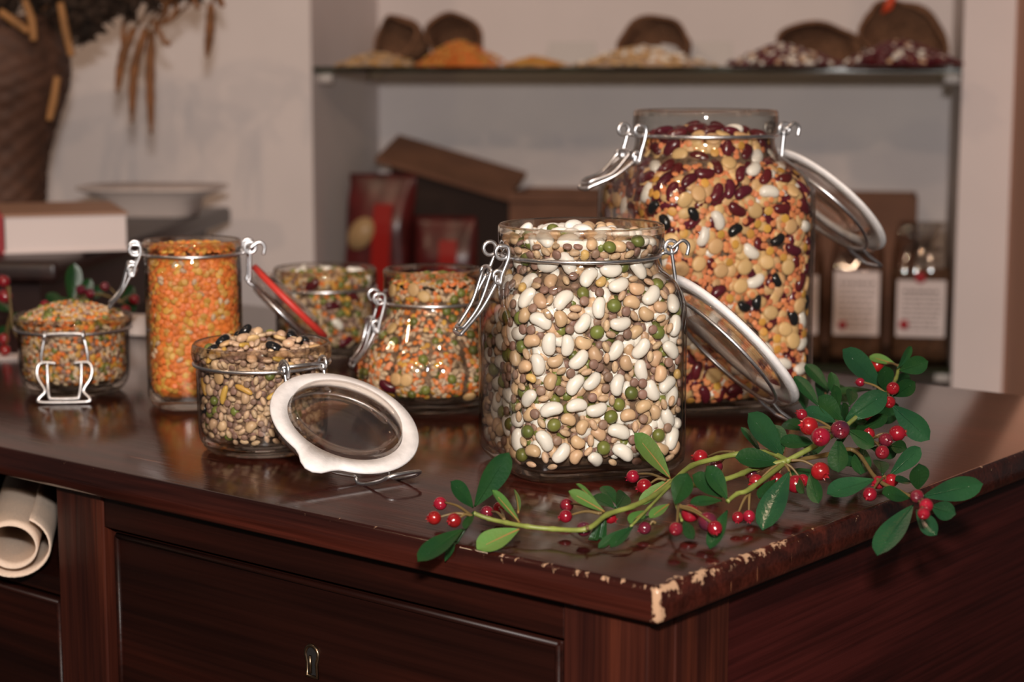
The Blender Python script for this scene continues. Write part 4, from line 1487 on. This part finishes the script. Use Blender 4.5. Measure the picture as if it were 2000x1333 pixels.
# --- the small round jar in front with its lid lying open
YD = 1.153
jarD = Jar('preserving_jar', 'small round glass jar of brown grains and black beans with its lid open in front', 513, 780, YD, R(-51),
    [(0, .033, 2), (.0015, .0355, 2), (.006, .0388, 2), (.014, .0405, 2), (.035, .0410, 2), (.050, .0412, 2), (.0535, .0412, 2), (.0562, .0420, 2), (.0585, .0434, 2), (.0625, .0438, 2), (.0660, .0434, 2), (.0675, .0426, 2)], glass=0.0013, base=0.005)
jarD.neck_wire(.0550, .0424)
hD = jarD.hinge(half=0.0140)
jarD.lid(0.0440, .0478 + .0440, .0288, R(31), M['gasket_white'], R(52), hD, half=0.0140, g_out=1.04, bail=0.019, bdz=-0.0215)
LD = {
    'black_bean': 'shiny black bean in the small round jar with the open lid',
    'tan_pea': 'tan pea in the small round jar with the open lid',
    'green_pea': 'green pea in the small round jar with the open lid',
    'yellow_bean': 'slender yellow bean in the small round jar with the open lid',
    'brown_lentil': 'brown lentil in the small round jar with the open lid',
    'barley_grain': 'pale wheat grain in the small round jar with the open lid',
    'split_pea': 'flat pale split pea in the small round jar with the open lid',
}
planD = [('black_bean', 7, 'heap', 60), ('split_pea', 7, 'heap', 60), ('tan_pea', 10, 'heap', 60), ('yellow_bean', 5, 'heap', 60), ('green_pea', 4, 'heap', 60), ('brown_lentil', 26, 'heap', 60), ('barley_grain', 60, 'heap', 60),
         ('black_bean', 3, 'wall', 60), ('tan_pea', 18, 'wall', 60), ('green_pea', 11, 'wall', 60), ('yellow_bean', 11, 'wall', 60), ('split_pea', 5, 'wall', 60), ('barley_grain', 120, 'wall', 100), ('brown_lentil', 220, 'wall', 90), ('barley_grain', 140, 'wall', 120)]
jarD.fill(planD, LD, None, 0.0605, 0.0115, 'brown grains deep inside the small round jar with the open lid', {'barley_grain': 4, 'brown_lentil': 4, 'tan_pea': .8}, layer_depth=0.0050, mass_step=0.0040, msc=0.9, sc={'brown_lentil': 0.80, 'barley_grain': 0.92, 'green_pea': 0.88, 'tan_pea': 0.92, 'black_bean': 0.92, 'split_pea': 0.9})

# --- the tall narrow jar of orange lentils
YC = 1.31
jarC = Jar('preserving_jar', 'tall narrow glass jar of orange lentils with a red gasket on its lid', 381, 720, YC, R(12),
    [(0, .0275, 3), (.0015, .0297, 3.2), (.006, .0325, 3.6), (.012, .0338, 3.8), (.05, .0338, 3.8), (.092, .0338, 3.6), (.099, .0338, 3), (.104, .0338, 2.3), (.1075, .0333, 2), (.1095, .0338, 2), (.112, .0348, 2), (.1150, .0348, 2), (.1175, .0342, 2)], glass=0.0013, base=0.006)
jarC.neck_wire(.1084, .0342)
jarC.clamp(-1, half=0.0110, drop=0.017, lever=(0.017, 0.024))
hC = jarC.hinge(half=0.010)
jarC.lid(0.0335, .0665, .0700, R(46), M['gasket_red'], -math.pi * 0.5, hC, half=0.010, g_out=1.10, bail=0.008, gth=0.0042)
jarC.fill([], {}, None, 0.1120, 0.002, 'orange and golden lentils filling the tall narrow jar', {'deep_orange_lentil': 6, 'gold_lentil': 3.2, 'pasta_grain': .5}, mass_first_depth=0.0006, mass_step=0.0035, only_mass=True, core='deep_orange_lentil')

# --- the low round jar with its clamp hanging in front
YE = 1.362
jarE = Jar('preserving_jar', 'low round glass jar of mixed lentils with a wire clamp hanging in front', 146, 720, YE, R(95),
    [(0, .031, 2), (.0015, .0335, 2), (.006, .0375, 2), (.014, .0400, 2), (.030, .0406, 2), (.044, .0406, 2), (.0465, .0406, 2), (.0490, .0415, 2), (.0515, .0430, 2), (.0545, .0432, 2), (.0575, .0424, 2)], glass=0.0013, base=0.005)
jarE.neck_wire(.0480, .0420)
def front_clamp(j):
    e = empty('clamp', (0, 0, 0)); e.parent = j.root
    X = -(j.wire_r + 0.0035)
    wr = 0.00115
    g = Geo()
    for s in (-1, 1):
        g.ring((X + 0.001, s * 0.0135, j.wire_z), 0.0030, wr, (1, 0, 0), (0, 0, 1), N=16)
        g.build('wire_eye', M['wire'], e)
        g = Geo()
    b = Geo().tube(smooth_path([(X - .001, 0.0165, .028), (X - .001, .0160, .036), (X, .0135, .047), (X, .010, .0495), (X, -.010, .0495), (X, -.0135, .047), (X - .001, -.0160, .036), (X - .001, -.0165, .028)], 5), wr, 8)
    b.build('bail_loop', M['wire'], e)
    pts = [(X - .002, .006, .0285), (X - .002, .016, .0290), (X - .003, .0192, .025), (X - .005, .0185, .018), (X - .008, .0135, .0095), (X - .010, .0178, .0042), (X - .011, .0150, .0018), (X - .011, -.0150, .0018), (X - .010, -.0178, .0042), (X - .008, -.0135, .0095), (X - .005, -.0185, .018), (X - .003, -.0192, .025), (X - .002, -.016, .0290), (X - .002, -.006, .0285)]
    Geo().tube(smooth_path(pts, 5), wr * 1.05, 8).build('lever_loop', M['wire'], e)
    Geo().tube(smooth_path([(X - .0035, .0120, .0290), (X - .0055, .0118, .016), (X - .0095, .0105, .0058), (X - .010, .0085, .0042), (X - .010, -.0085, .0042), (X - .0095, -.0105, .0058), (X - .0055, -.0118, .016), (X - .0035, -.0120, .0290)], 5), wr, 8).build('inner_loop', M['wire'], e)
front_clamp(jarE)
jarE.fill([], {}, None, 0.0545, 0.0115, 'mixed orange and green lentils heaped in the low round jar', {'deep_orange_lentil': 3, 'gold_lentil': 2, 'pasta_grain': 4, 'green_pea': .45, 'brown_lentil': 1}, mass_first_depth=0.0008, mass_step=0.0031, msc=0.82, only_mass=True)

# --- the round-bellied jar behind the large one
YF = 1.305
jarF = Jar('preserving_jar', 'round-bellied glass jar with fluted sides, full of orange lentils and green peas', 846, 720, YF, R(14),
    [(0, .040, 2), (.0015, .044, 2), (.006, .0505, 2), (.014, .0565, 2), (.026, .0595, 2), (.040, .0565, 2), (.052, .0475, 2), (.061, .0405, 2), (.0675, .0355, 2), (.072, .0338, 2), (.0755, .0338, 2), (.078, .0350, 2), (.082, .0350, 2), (.090, .0345, 2), (.0955, .0350, 2), (.0975, .0343, 2)], glass=0.0013, base=0.007, lobes=12, lobe_amp=([0, .006, .016, .035, .055, .066], [0, .03, .055, .055, .03, 0]), seg=144)
jarF.neck_wire(.0748, .0347)
jarF.clamp(-1, half=0.0110, drop=0.022, lever=(0.017, 0.026))
hF = jarF.hinge(half=0.010)
jarF.lid(0.0340, .0700, .0450, R(60), M['gasket_white'], -math.pi * 0.5, hF, half=0.010, bail=0.006)
LF = {'green_pea': 'green pea inside the round-bellied jar', 'split_pea': 'yellow split pea inside the round-bellied jar', 'kidney_bean': 'dark red bean inside the round-bellied jar'}
jarF.fill([('green_pea', 22, 'wall', 60), ('split_pea', 18, 'wall', 60), ('kidney_bean', 5, 'wall', 60)], LF, None, 0.0880, 0.005, 'orange lentils and pale grains filling the round-bellied jar', {'deep_orange_lentil': 3, 'orange_lentil': 3, 'pasta_grain': 5, 'gold_lentil': 1, 'green_pea': .5}, mass_first_depth=0.0027, mass_step=0.0034, msc=0.85, only_mass=True, deep=0.0002)

# --- the round jar farthest back
YG = 1.55
jarG = Jar('preserving_jar', 'round glass jar farthest back, half hidden behind the red-ringed lid', 636, 640, YG, R(70),
    [(0, .034, 2), (.0015, .0365, 2), (.006, .0400, 2), (.014, .0415, 2), (.035, .0415, 2), (.052, .0415, 2), (.0545, .0415, 2), (.057, .0425, 2), (.0595, .0436, 2), (.066, .0436, 2), (.0705, .0430, 2), (.072, .0424, 2)], glass=0.0013, base=0.005)
jarG.neck_wire(.0560, .0428)
jarG.hinge()
LG = {'white_bean': 'white bean inside the round jar farthest back', 'kidney_bean': 'dark red bean inside the round jar farthest back', 'green_pea': 'green pea inside the round jar farthest back'}
jarG.fill([('white_bean', 6, 'heap', 60), ('white_bean', 12, 'wall', 60), ('kidney_bean', 9, 'wall', 60), ('green_pea', 14, 'wall', 60)], LG, None, 0.0650, 0.004, 'yellow and brown grains filling the round jar farthest back', {'pasta_grain': 5, 'gold_lentil': 3, 'deep_orange_lentil': 2, 'brown_lentil': 2, 'green_pea': .8}, mass_first_depth=0.0014, mass_step=0.0042, only_mass=True, deep=0.0002)

# ------------------------------------------------------------------ berry branches
class Branch:
    def __init__(self, name, label, base):
        self.base = Vector(base)
        self.root = empty(name, self.base, 0, label, 'branch')
        self.rnd = random.Random(9)

    def stem(self, pts, r0, r1, m='stem', name='stem'):
        q = smooth_path([Vector(p) - self.base for p in pts], 6)
        def rad(t):
            k = t * (len(pts) - 1)
            f = abs(k - round(k))
            return (r0 + (r1 - r0) * t) * 0.66 * (1 + 0.22 * math.exp(-(f / 0.08) ** 2))
        Geo().tube(q, rad, 8).build(name, M[m], self.root)

    def leaf(self, B, T, w_true, roll, m='leaf', curl=0.12, cup=0.20):
        """one leaf from base B to tip T: obovate blade with a cupped cross-section, a midrib and a short stalk"""
        B, T = Vector(B), Vector(T)
        L = (T - B).length
        ax = (T - B) / L
        view = (CAM - (B + T) / 2).normalized()
        up = Vector((0, 0, 1)) * 0.22 + view * 0.9
        n = (up - ax * up.dot(ax)).normalized()
        n.rotate(Quaternion(ax, roll))
        s = ax.cross(n).normalized()
        NU, NV = 13, 6
        vs, fs = [], []
        th = 0.00035
        def width(t):
            return w_true / 2 * max(0.0, (max(0.0, math.sin(math.pi * min(1, t ** 1.4))) ** 0.58) * (0.70 + 0.30 * t) * 1.02 + 0.035 * (1 - t))
        for side in (1, -1):
            for i in range(NU):
                t = i / (NU - 1)
                wv = width(t)
                for j in range(NV + 1):
                    u = j / NV * 2 - 1
                    p = B + ax * L * t + s * (wv * u)
                    lift = cup * wv * (u * u) - curl * L * (t * t - t * 0.35) + 0.0004 * (1 - abs(u)) * -1
                    p += n * (lift + side * th * (1 - abs(u) ** 4) * 0.5)
                    q_ = p - C0
                    if p.z < TOP + 0.0006 and q_.dot(EX) < 0.001 and q_.dot(EY) > -0.001:
                        p.z = TOP + 0.0006 + (0.0002 if side > 0 else 0.0)
                    vs.append(p - self.base)
        W_ = NV + 1
        for k in range(2):
            o = k * NU * W_
            for i in range(NU - 1):
                for j in range(NV):
                    q = (o + i * W_ + j, o + i * W_ + j + 1, o + (i + 1) * W_ + j + 1, o + (i + 1) * W_ + j)
                    fs.append(q if k == 0 else q[::-1])
        lf = mk('leaf', vs, fs, M[m], self.root)
        rib = [B + ax * L * t + n * (-curl * L * (t * t - t * .35) - 0.0002) for t in (0, .2, .4, .6, .78)]
        for p in rib:
            if p.z < TOP + 0.0012 and (p - C0).dot(EX) < 0.001 and (p - C0).dot(EY) > -0.001: p.z = TOP + 0.0012
        rib = [p - self.base for p in rib]
        Geo().tube(smooth_path(rib, 3), lambda t: 0.00062 * (1 - 0.75 * t), 6).build('midrib', M['leaf_mid'] if m == 'leaf_under' else M[m], lf)
        return lf

    def berry(self, c, r, dirn, dark=False, stalk_to=None):
        """round berry with a small toothed calyx at the end away from its stalk"""
        d = Vector(dirn).normalized()
        low = (Vector(c).z - TOP - 0.0008) / (1.26 * r)
        if -d.z > low - 0.45: d.z = 0.45 - low; d.normalize()
        c = Vector(c) - self.base
        pr = [(0, -1.0), (.30, -.95), (.58, -.81), (.81, -.58), (.95, -.30), (1, 0), (.95, .31), (.80, .60), (.58, .82), (.36, .95), (.30, 1.0), (.22, .97), (.14, .90), (0, .86)]
        vs, fs = lathe([(a * r, z * r) for a, z in pr], 20)
        q = Vector((0, 0, 1)).rotation_difference(d).to_matrix().to_4x4()
        tf = Matrix.Translation(c) @ q
        b = mk('berry', [tf @ Vector(v) for v in vs], fs, M['berry_dark' if dark else 'berry'], self.root)
        cv, cf = [], []
        for k in range(5):
            a = k * 2 * math.pi / 5
            def pt(rr, z, da): return tf @ Vector((rr * r * math.cos(a + da), rr * r * math.sin(a + da), z * r))
            i = len(cv)
            cv += [pt(.36, .93, -.5), pt(.36, .93, .5), pt(.46, 1.24, 0), pt(.26, .93, -.5), pt(.26, .93, .5)]
            cf += [(i, i + 1, i + 2), (i + 3, i + 2, i + 4), (i, i + 2, i + 3), (i + 1, i + 4, i + 2), (i, i + 3, i + 4, i + 1)]
        mk('calyx', cv, cf, M['berry_dark' if dark else 'berry'], b, smooth=False)
        if stalk_to is not None:
            s0 = c - d * r * 0.97
            s1 = Vector(stalk_to) - self.base
            mid = (s0 + s1) / 2 + Vector((0, 0, 0.0015))
            Geo().tube(smooth_path([s0, mid, s1], 5), lambda t: 0.00055 + 0.0004 * t, 6).build('stalk', M['twig'], self.root)
        return b

def tip_on_ray(B, px, py, L, near=True, zmin=TOP + 0.0025):
    """the point seen at (px, py) that lies L from B, on the near or the far side; lifted off the wood if need be"""
    d = ray(px, py).normalized()
    b = (B - CAM).dot(d)
    h2 = L * L - ((B - CAM) - d * b).length_squared
    s = math.sqrt(h2) if h2 > 0 else 0.0
    p = CAM + d * (b - s if near else b + s)
    if p.z < zmin:
        tt = (zmin - CAM.z) / d.z
        p2 = CAM + d * tt
        if (p2 - B).length < L * 1.6:
            p = p2
        else:
            p = CAM + d * b
    return p

def cluster(br, px, py, z):
    return at_z(px, py, TOP + z)

garland = Branch('berry_branch', 'long green branch with red berries lying across the front of the dresser', at_z(1190, 1005, TOP))
G = garland

def gl(bx_, by_, tx, ty, wpx, z, near=True, m='leaf', curl=0.10, L=None, roll_sign=1, cup=0.2):
    B = at_z(bx_, by_, TOP + z)
    sc = (B - CAM).dot(FWD) / FPX
    app = math.hypot(tx - bx_, ty - by_) * sc
    Lt = L if L else max(app * 1.06, 0.020)
    T = tip_on_ray(B, tx, ty, Lt, near)
    Lr = (T - B).length
    wt = min(max(wpx * sc * 1.28, 0.30 * Lr), 0.62 * Lr)
    ratio = min(1.0, wpx * sc * 1.2 / wt)
    G.leaf(B, T, wt, roll_sign * math.acos(ratio) * 0.92, m, curl, cup)

# far-end rosette over the dresser's front edge
z1 = 0.013
gl(927, 990, 994, 886, 41, z1, True, 'leaf', 0.06, roll_sign=1)
gl(924, 992, 884, 941, 30, z1, True)
gl(904, 1034, 818, 1090, 36, 0.009, True, 'leaf', 0.10)
gl(912, 1030, 866, 1096, 13, 0.008, True, 'leaf', 0.08)
gl(925, 1000, 908, 1030, 16, z1, True)
gl(1015, 1021, 963, 957, 17, 0.010, True, 'leaf_under', 0.05)
gl(1013, 1002, 1009, 954, 9, 0.012, False, 'leaf_under')
gl(1014, 1034, 931, 1071, 42, 0.009, True, 'leaf_under', 0.06)
gl(1012, 1036, 960, 1063, 24, 0.006, True, 'leaf')
# second rosette
z2 = 0.014
gl(1181, 1000, 1112, 959, 24, z2, True, 'leaf_under', 0.06)
gl(1172, 992, 1130, 943, 9, z2, True, 'leaf_under')
gl(1200, 992, 1154, 967, 28, z2, False)
gl(1206, 987, 1177, 946, 24, z2, False)
gl(1204, 992, 1225, 962, 30, z2, False)
gl(1183, 1008, 1168, 1076, 20, 0.012, True, 'leaf', 0.1)
gl(1176, 1010, 1150, 1079, 17, 0.012, True, 'leaf', 0.1)
gl(1229, 1031, 1168, 1068, 18, 0.010, True, 'leaf')
gl(1235, 1030, 1193, 1066, 22, 0.010, True, 'leaf')
gl(1307, 985, 1270, 1009, 20, 0.015, True, 'leaf_under')
gl(1270, 1008, 1240, 1019, 13, 0.010, True)
gl(1262, 998, 1231, 1019, 24, 0.012, True, 'leaf_under')
# rosette at the foot of the big jar
z3 = 0.018
gl(1309, 934, 1241, 846, 36, z3, True, 'leaf_under', 0.05)
gl(1302, 917, 1278, 873, 16, z3, False)
gl(1310, 936, 1248, 984, 24, z3, True, 'leaf_under')
gl(1319, 986, 1341, 927, 46, 0.018, True, 'leaf', 0.10, roll_sign=1)
# fourth rosette
z4 = 0.018
gl(1420, 976, 1383, 911, 33, z4, True)
gl(1410, 972, 1355, 927, 34, z4, True)
gl(1409, 978, 1350, 980, 21, z4, True)
gl(1420, 998, 1386, 1068, 28, 0.016, True, 'leaf', 0.1)
gl(1335, 1019, 1352, 1050, 20, 0.012, True)
# big glossy rosette
z5 = 0.026
gl(1541, 922, 1488, 1032, 46, z5, True, 'leaf_gloss', 0.07)
gl(1514, 937, 1482, 970, 21, 0.020, True)
gl(1525, 904, 1438, 891, 38, z5, True)
gl(1529, 892, 1464, 807, 45, z5, True, 'leaf_gloss', 0.06)
gl(1529, 885, 1513, 827, 30, z5, False)
gl(1588, 866, 1524, 862, 28, 0.030, True)
gl(1486, 885, 1449, 832, 15, 0.022, False)
gl(1582, 924, 1597, 982, 27, 0.022, True)
gl(1556, 930, 1566, 962, 12, 0.022, True)
# rosette standing up behind it
z6 = 0.040
gl(1633, 825, 1573, 800, 27, z6, True, 'leaf_gloss', 0.05)
gl(1645, 822, 1601, 775, 34, z6, True)
gl(1651, 822, 1731, 768, 40, z6, True, 'leaf_gloss', 0.06)
gl(1658, 841, 1705, 872, 28, z6, True)
gl(1638, 856, 1637, 922, 36, z6, True, 'leaf', 0.08)
gl(1600, 795, 1552, 732, 25, 0.036, False)
gl(1618, 764, 1574, 709, 25, 0.036, False)
gl(1634, 792, 1625, 725, 20, 0.040, False)
gl(1637, 802, 1631, 755, 19, 0.042, True)
gl(1659, 793, 1666, 758, 22, 0.040, False)
gl(1702, 762, 1618, 766, 17, 0.036, False)
gl(1684, 838, 1732, 814, 22, 0.030, True)
gl(1684, 872, 1681, 925, 40, 0.026, True)
gl(1650, 820, 1650, 790, 12, z6, True)
# topmost rosette
z7 = 0.046
gl(1724, 760, 1648, 682, 42, z7, True, 'leaf_gloss', 0.06)
gl(1729, 764, 1729, 718, 29, z7, True)
gl(1745, 774, 1785, 748, 29, z7, True)
gl(1743, 792, 1814, 859, 40, 0.040, True, 'leaf_gloss', 0.06)
gl(1757, 724, 1811, 707, 31, 0.056, True)
gl(1753, 720, 1783, 676, 13, 0.056, False)
gl(1750, 713, 1697, 694, 19, 0.054, False, 'leaf_under')
gl(1740, 871, 1767, 875, 23, 0.024, True)
# low rosettes at the dresser's side edge
gl(1707, 937, 1615, 964, 38, 0.018, True, 'leaf_gloss', 0.03)
gl(1737, 930, 1800, 874, 30, 0.018, False, 'leaf_gloss')
gl(1724, 927, 1719, 896, 28, 0.020, False)
gl(1780, 942, 1752, 936, 19, 0.016, True)
z8 = 0.016
gl(1803, 970, 1919, 946, 40, z8, True, 'leaf_gloss', 0.04)
gl(1793, 957, 1796, 910, 34, z8, True)
gl(1776, 973, 1726, 962, 30, z8, True)
gl(1819, 990, 1863, 1004, 32, z8, True, 'leaf_gloss')
gl(1790, 997, 1827, 1044, 30, z8, True, 'leaf_gloss')
gl(1783, 987, 1713, 1077, 44, z8, True, 'leaf_gloss', 0.08)

frnd = random.Random(21)
for k in range(24):
    px_, py_ = (frnd.uniform(1570, 1720), frnd.uniform(790, 930)) if k < 15 else (frnd.uniform(1590, 1740), frnd.uniform(715, 800))
    a_ = frnd.uniform(0, 6.28)
    l_ = frnd.uniform(45, 75)
    gl(px_, py_, px_ + l_ * math.cos(a_), py_ + l_ * 0.8 * math.sin(a_), frnd.uniform(20, 32), 0.014 + 0.012 * (930 - py_) / 140, bool(k % 2))
def tz(px, py, z): return at_z(px, py, TOP + z)
G.stem([tz(925, 1003, z1), tz(955, 1014, .010), tz(990, 1022, .009), tz(1030, 1029, .009), tz(1080, 1034, .008), tz(1145, 1034, .010), tz(1186, 1006, .014), tz(1235, 990, .016), tz(1275, 970, .017), tz(1312, 943, .019), tz(1350, 911, .022), tz(1400, 896, .024), tz(1440, 888, .025), tz(1500, 884, .027), tz(1540, 902, .026)], 0.0017, 0.0024)
G.stem([tz(1312, 946, .019), tz(1360, 948, .018), tz(1412, 938, .020), tz(1450, 925, .022), tz(1475, 914, .023), tz(1535, 902, .027)], 0.0019, 0.0024)
G.stem([tz(1421, 980, .018), tz(1440, 965, .020), tz(1466, 955, .021), tz(1535, 903, .026)], 0.0016, 0.0022)
G.stem([tz(1535, 902, .027), tz(1590, 872, .034), tz(1640, 842, .039), tz(1690, 800, .044), tz(1732, 768, .046), tz(1750, 740, .050), tz(1756, 714, .056)], 0.0024, 0.0015)
G.stem([tz(1540, 902, .026), tz(1610, 890, .026), tz(1668, 880, .025), tz(1712, 936, .018), tz(1760, 962, .016), tz(1788, 974, .016)], 0.0020, 0.0016, 'twig')
G.stem([tz(1668, 880, .025), tz(1715, 866, .024), tz(1742, 870, .024)], 0.0014, 0.0010, 'twig')
G.stem([tz(1312, 946, .019), tz(1320, 985, .016), tz(1332, 1018, .012)], 0.0012, 0.0010, 'stem')
G.stem([tz(1312, 946, .019), tz(1265, 995, .014), tz(1232, 1029, .010)], 0.0012, 0.0010, 'stem')
G.stem([tz(1640, 838, .040), tz(1625, 800, .039), tz(1612, 768, .036)], 0.0014, 0.0010, 'twig')

def berries(hub, lst, z):
    hp = tz(*hub)
    for px, py, rp, dark in lst:
        p0 = tz(px, py, z)
        sc = (p0 - CAM).dot(FWD) / FPX
        r = rp * sc
        zz = max(z, r + 0.0012)
        p0 = tz(px, py, zz)
        out = (p0 - hp); 
        if out.length < 1e-4: out = Vector((0, -1, 0))
        d = out.normalized() + (CAM - p0).normalized() * G.rnd.uniform(0.0, 0.7) + Vector((G.rnd.uniform(-.3, .3), 0, G.rnd.uniform(-.4, .1)))
        G.berry(p0, r, d, dark, hp)
berries((921, 1008, .012), [(860, 984, 13.5, 0), (848, 1012, 14, 0), (887, 1017, 14.5, 0)], 0.012)
berries((985, 1016, .010), [(951, 1001, 13, 1), (974, 992, 11, 0)], 0.008)
berries((1172, 1004, .013), [(1107, 987, 13.5, 1), (1105, 1009, 13, 0), (1192, 1012, 12, 0)], 0.010)
berries((1148, 1034, .011), [(1140, 1034, 15, 1)], 0.008)
berries((1300, 938, .018), [(1236, 931, 13, 0), (1258, 950, 15, 0)], 0.014)
berries((1435, 884, .026), [(1368, 893, 15, 0), (1398, 911, 14, 1)], 0.016)
berries((1280, 1022, .008), [(1259, 1032, 13, 1)], 0.006)
berries((1325, 990, .016), [(1320, 1034, 14, 1), (1348, 1003, 18, 0), (1382, 1019, 19.5, 1), (1396, 1032, 15, 0)], 0.012)
berries((1464, 962, .018), [(1441, 1011, 12, 0), (1463, 1009, 12.5, 0)], 0.008)
berries((1530, 905, .026), [(1468, 927, 11, 1), (1477, 941, 15, 0), (1517, 937, 14, 0), (1554, 946, 18, 0), (1568, 938, 12, 0)], 0.018)
berries((1545, 900, .028), [(1602, 921, 18.5, 0)], 0.024)
berries((1636, 846, .040), [(1566, 810, 11, 0), (1580, 833, 18.5, 0), (1603, 854, 19, 0), (1641, 840, 19, 1)], 0.046)
berries((1734, 772, .047), [(1744, 759, 13, 0), (1737, 786, 12, 0), (1680, 747, 9, 0)], 0.052)
berries((1756, 716, .056), [(1713, 713, 14, 0)], 0.052)
berries((1700, 860, .026), [(1699, 813, 12, 0), (1697, 848, 12, 0), (1752, 847, 16, 0), (1730, 860, 14, 1), (1723, 884, 14, 1)], 0.030)
berries((1726, 934, .018), [(1716, 943, 13.5, 0), (1741, 939, 13.5, 0), (1699, 966, 14, 0)], 0.016)
berries((1787, 974, .018), [(1791, 970, 13.5, 1), (1809, 988, 14, 0), (1804, 1004, 12.5, 0)], 0.024)

# the second branch, far back at the left
G2 = Branch('berry_branch', 'second berry branch behind the low round jar at the dresser end', at_z(60, 700, TOP))
yb = 1.50
def by(px, py, d=0.0): return at_y(px, py, yb + d)
G2.stem([at_z(60, 700, TOP + 0.003), by(30, 650), by(22, 610), by(18, 560)], 0.0020, 0.0014, 'twig')
G2.stem([at_z(60, 700, TOP + 0.003), by(110, 640, .03), by(140, 600, .03), by(190, 575, .03), by(235, 590, .02)], 0.0020, 0.0014, 'twig')
for b_, t_, w_, nr in (((128, 604), (92, 572), .012, 0), ((140, 600), (146, 514), .016, 0), ((152, 590), (178, 545), .012, 0), ((150, 600), (108, 585), .010, 0), ((235, 590), (262, 560), .012, 0), ((20, 640), (40, 612), .010, 0), ((20, 610), (-10, 590), .012, 0), ((170, 585), (205, 560), .010, 0), ((22, 640), (-8, 655), .011, 0), ((235, 595), (268, 600), .011, 0)):
    B, T = by(*b_, .03), by(*t_, .03 + 0.006)
    G2.leaf(B, T, w_, 0.3, 'leaf', 0.08)
for px, py, rp, dk in ((8, 550, 12, 0), (10, 579, 14, 0), (8, 662, 11, 0), (10, 684, 11, 0), (158, 566, 10, 1), (176, 573, 10, 1), (88, 596, 9, 0), (246, 606, 10, 0), (262, 585, 10, 0), (205, 560, 9, 1)):
    p = by(px, py, .02)
    sc = (p - CAM).dot(FWD) / FPX
    hub = by(22, 610) if px < 40 else by(140, 600, .03) if px < 190 else by(235, 590, .02)
    G2.berry(p, rp * sc, (p - hub) + Vector((0, -.01, -.01)), dk, hub)

# pale odds and ends behind the jars
c = box('paper_sheet', -0.07, 0.07, -0.012, 0.016, 0, 0.0008, M['paper'])
q = at_z(-30, 700, TOP)
c.location = (q.x, q.y, TOP + 0.0003); c.rotation_euler = (0, 0, R(12))
tag(c, 'white sheet of paper on the dresser end behind the low jar', 'paper')
q = at_z(272, 655, TOP)
c = box('small_carton', -0.011, 0.011, -0.008, 0.008, 0, 0.018, M['ceramic'], None, 0.001)
c.location = (q.x, q.y, TOP + 0.0003); c.rotation_euler = (0, 0, R(-20))
tag(c, 'small pale carton between the low round jar and the tall narrow jar', 'carton')
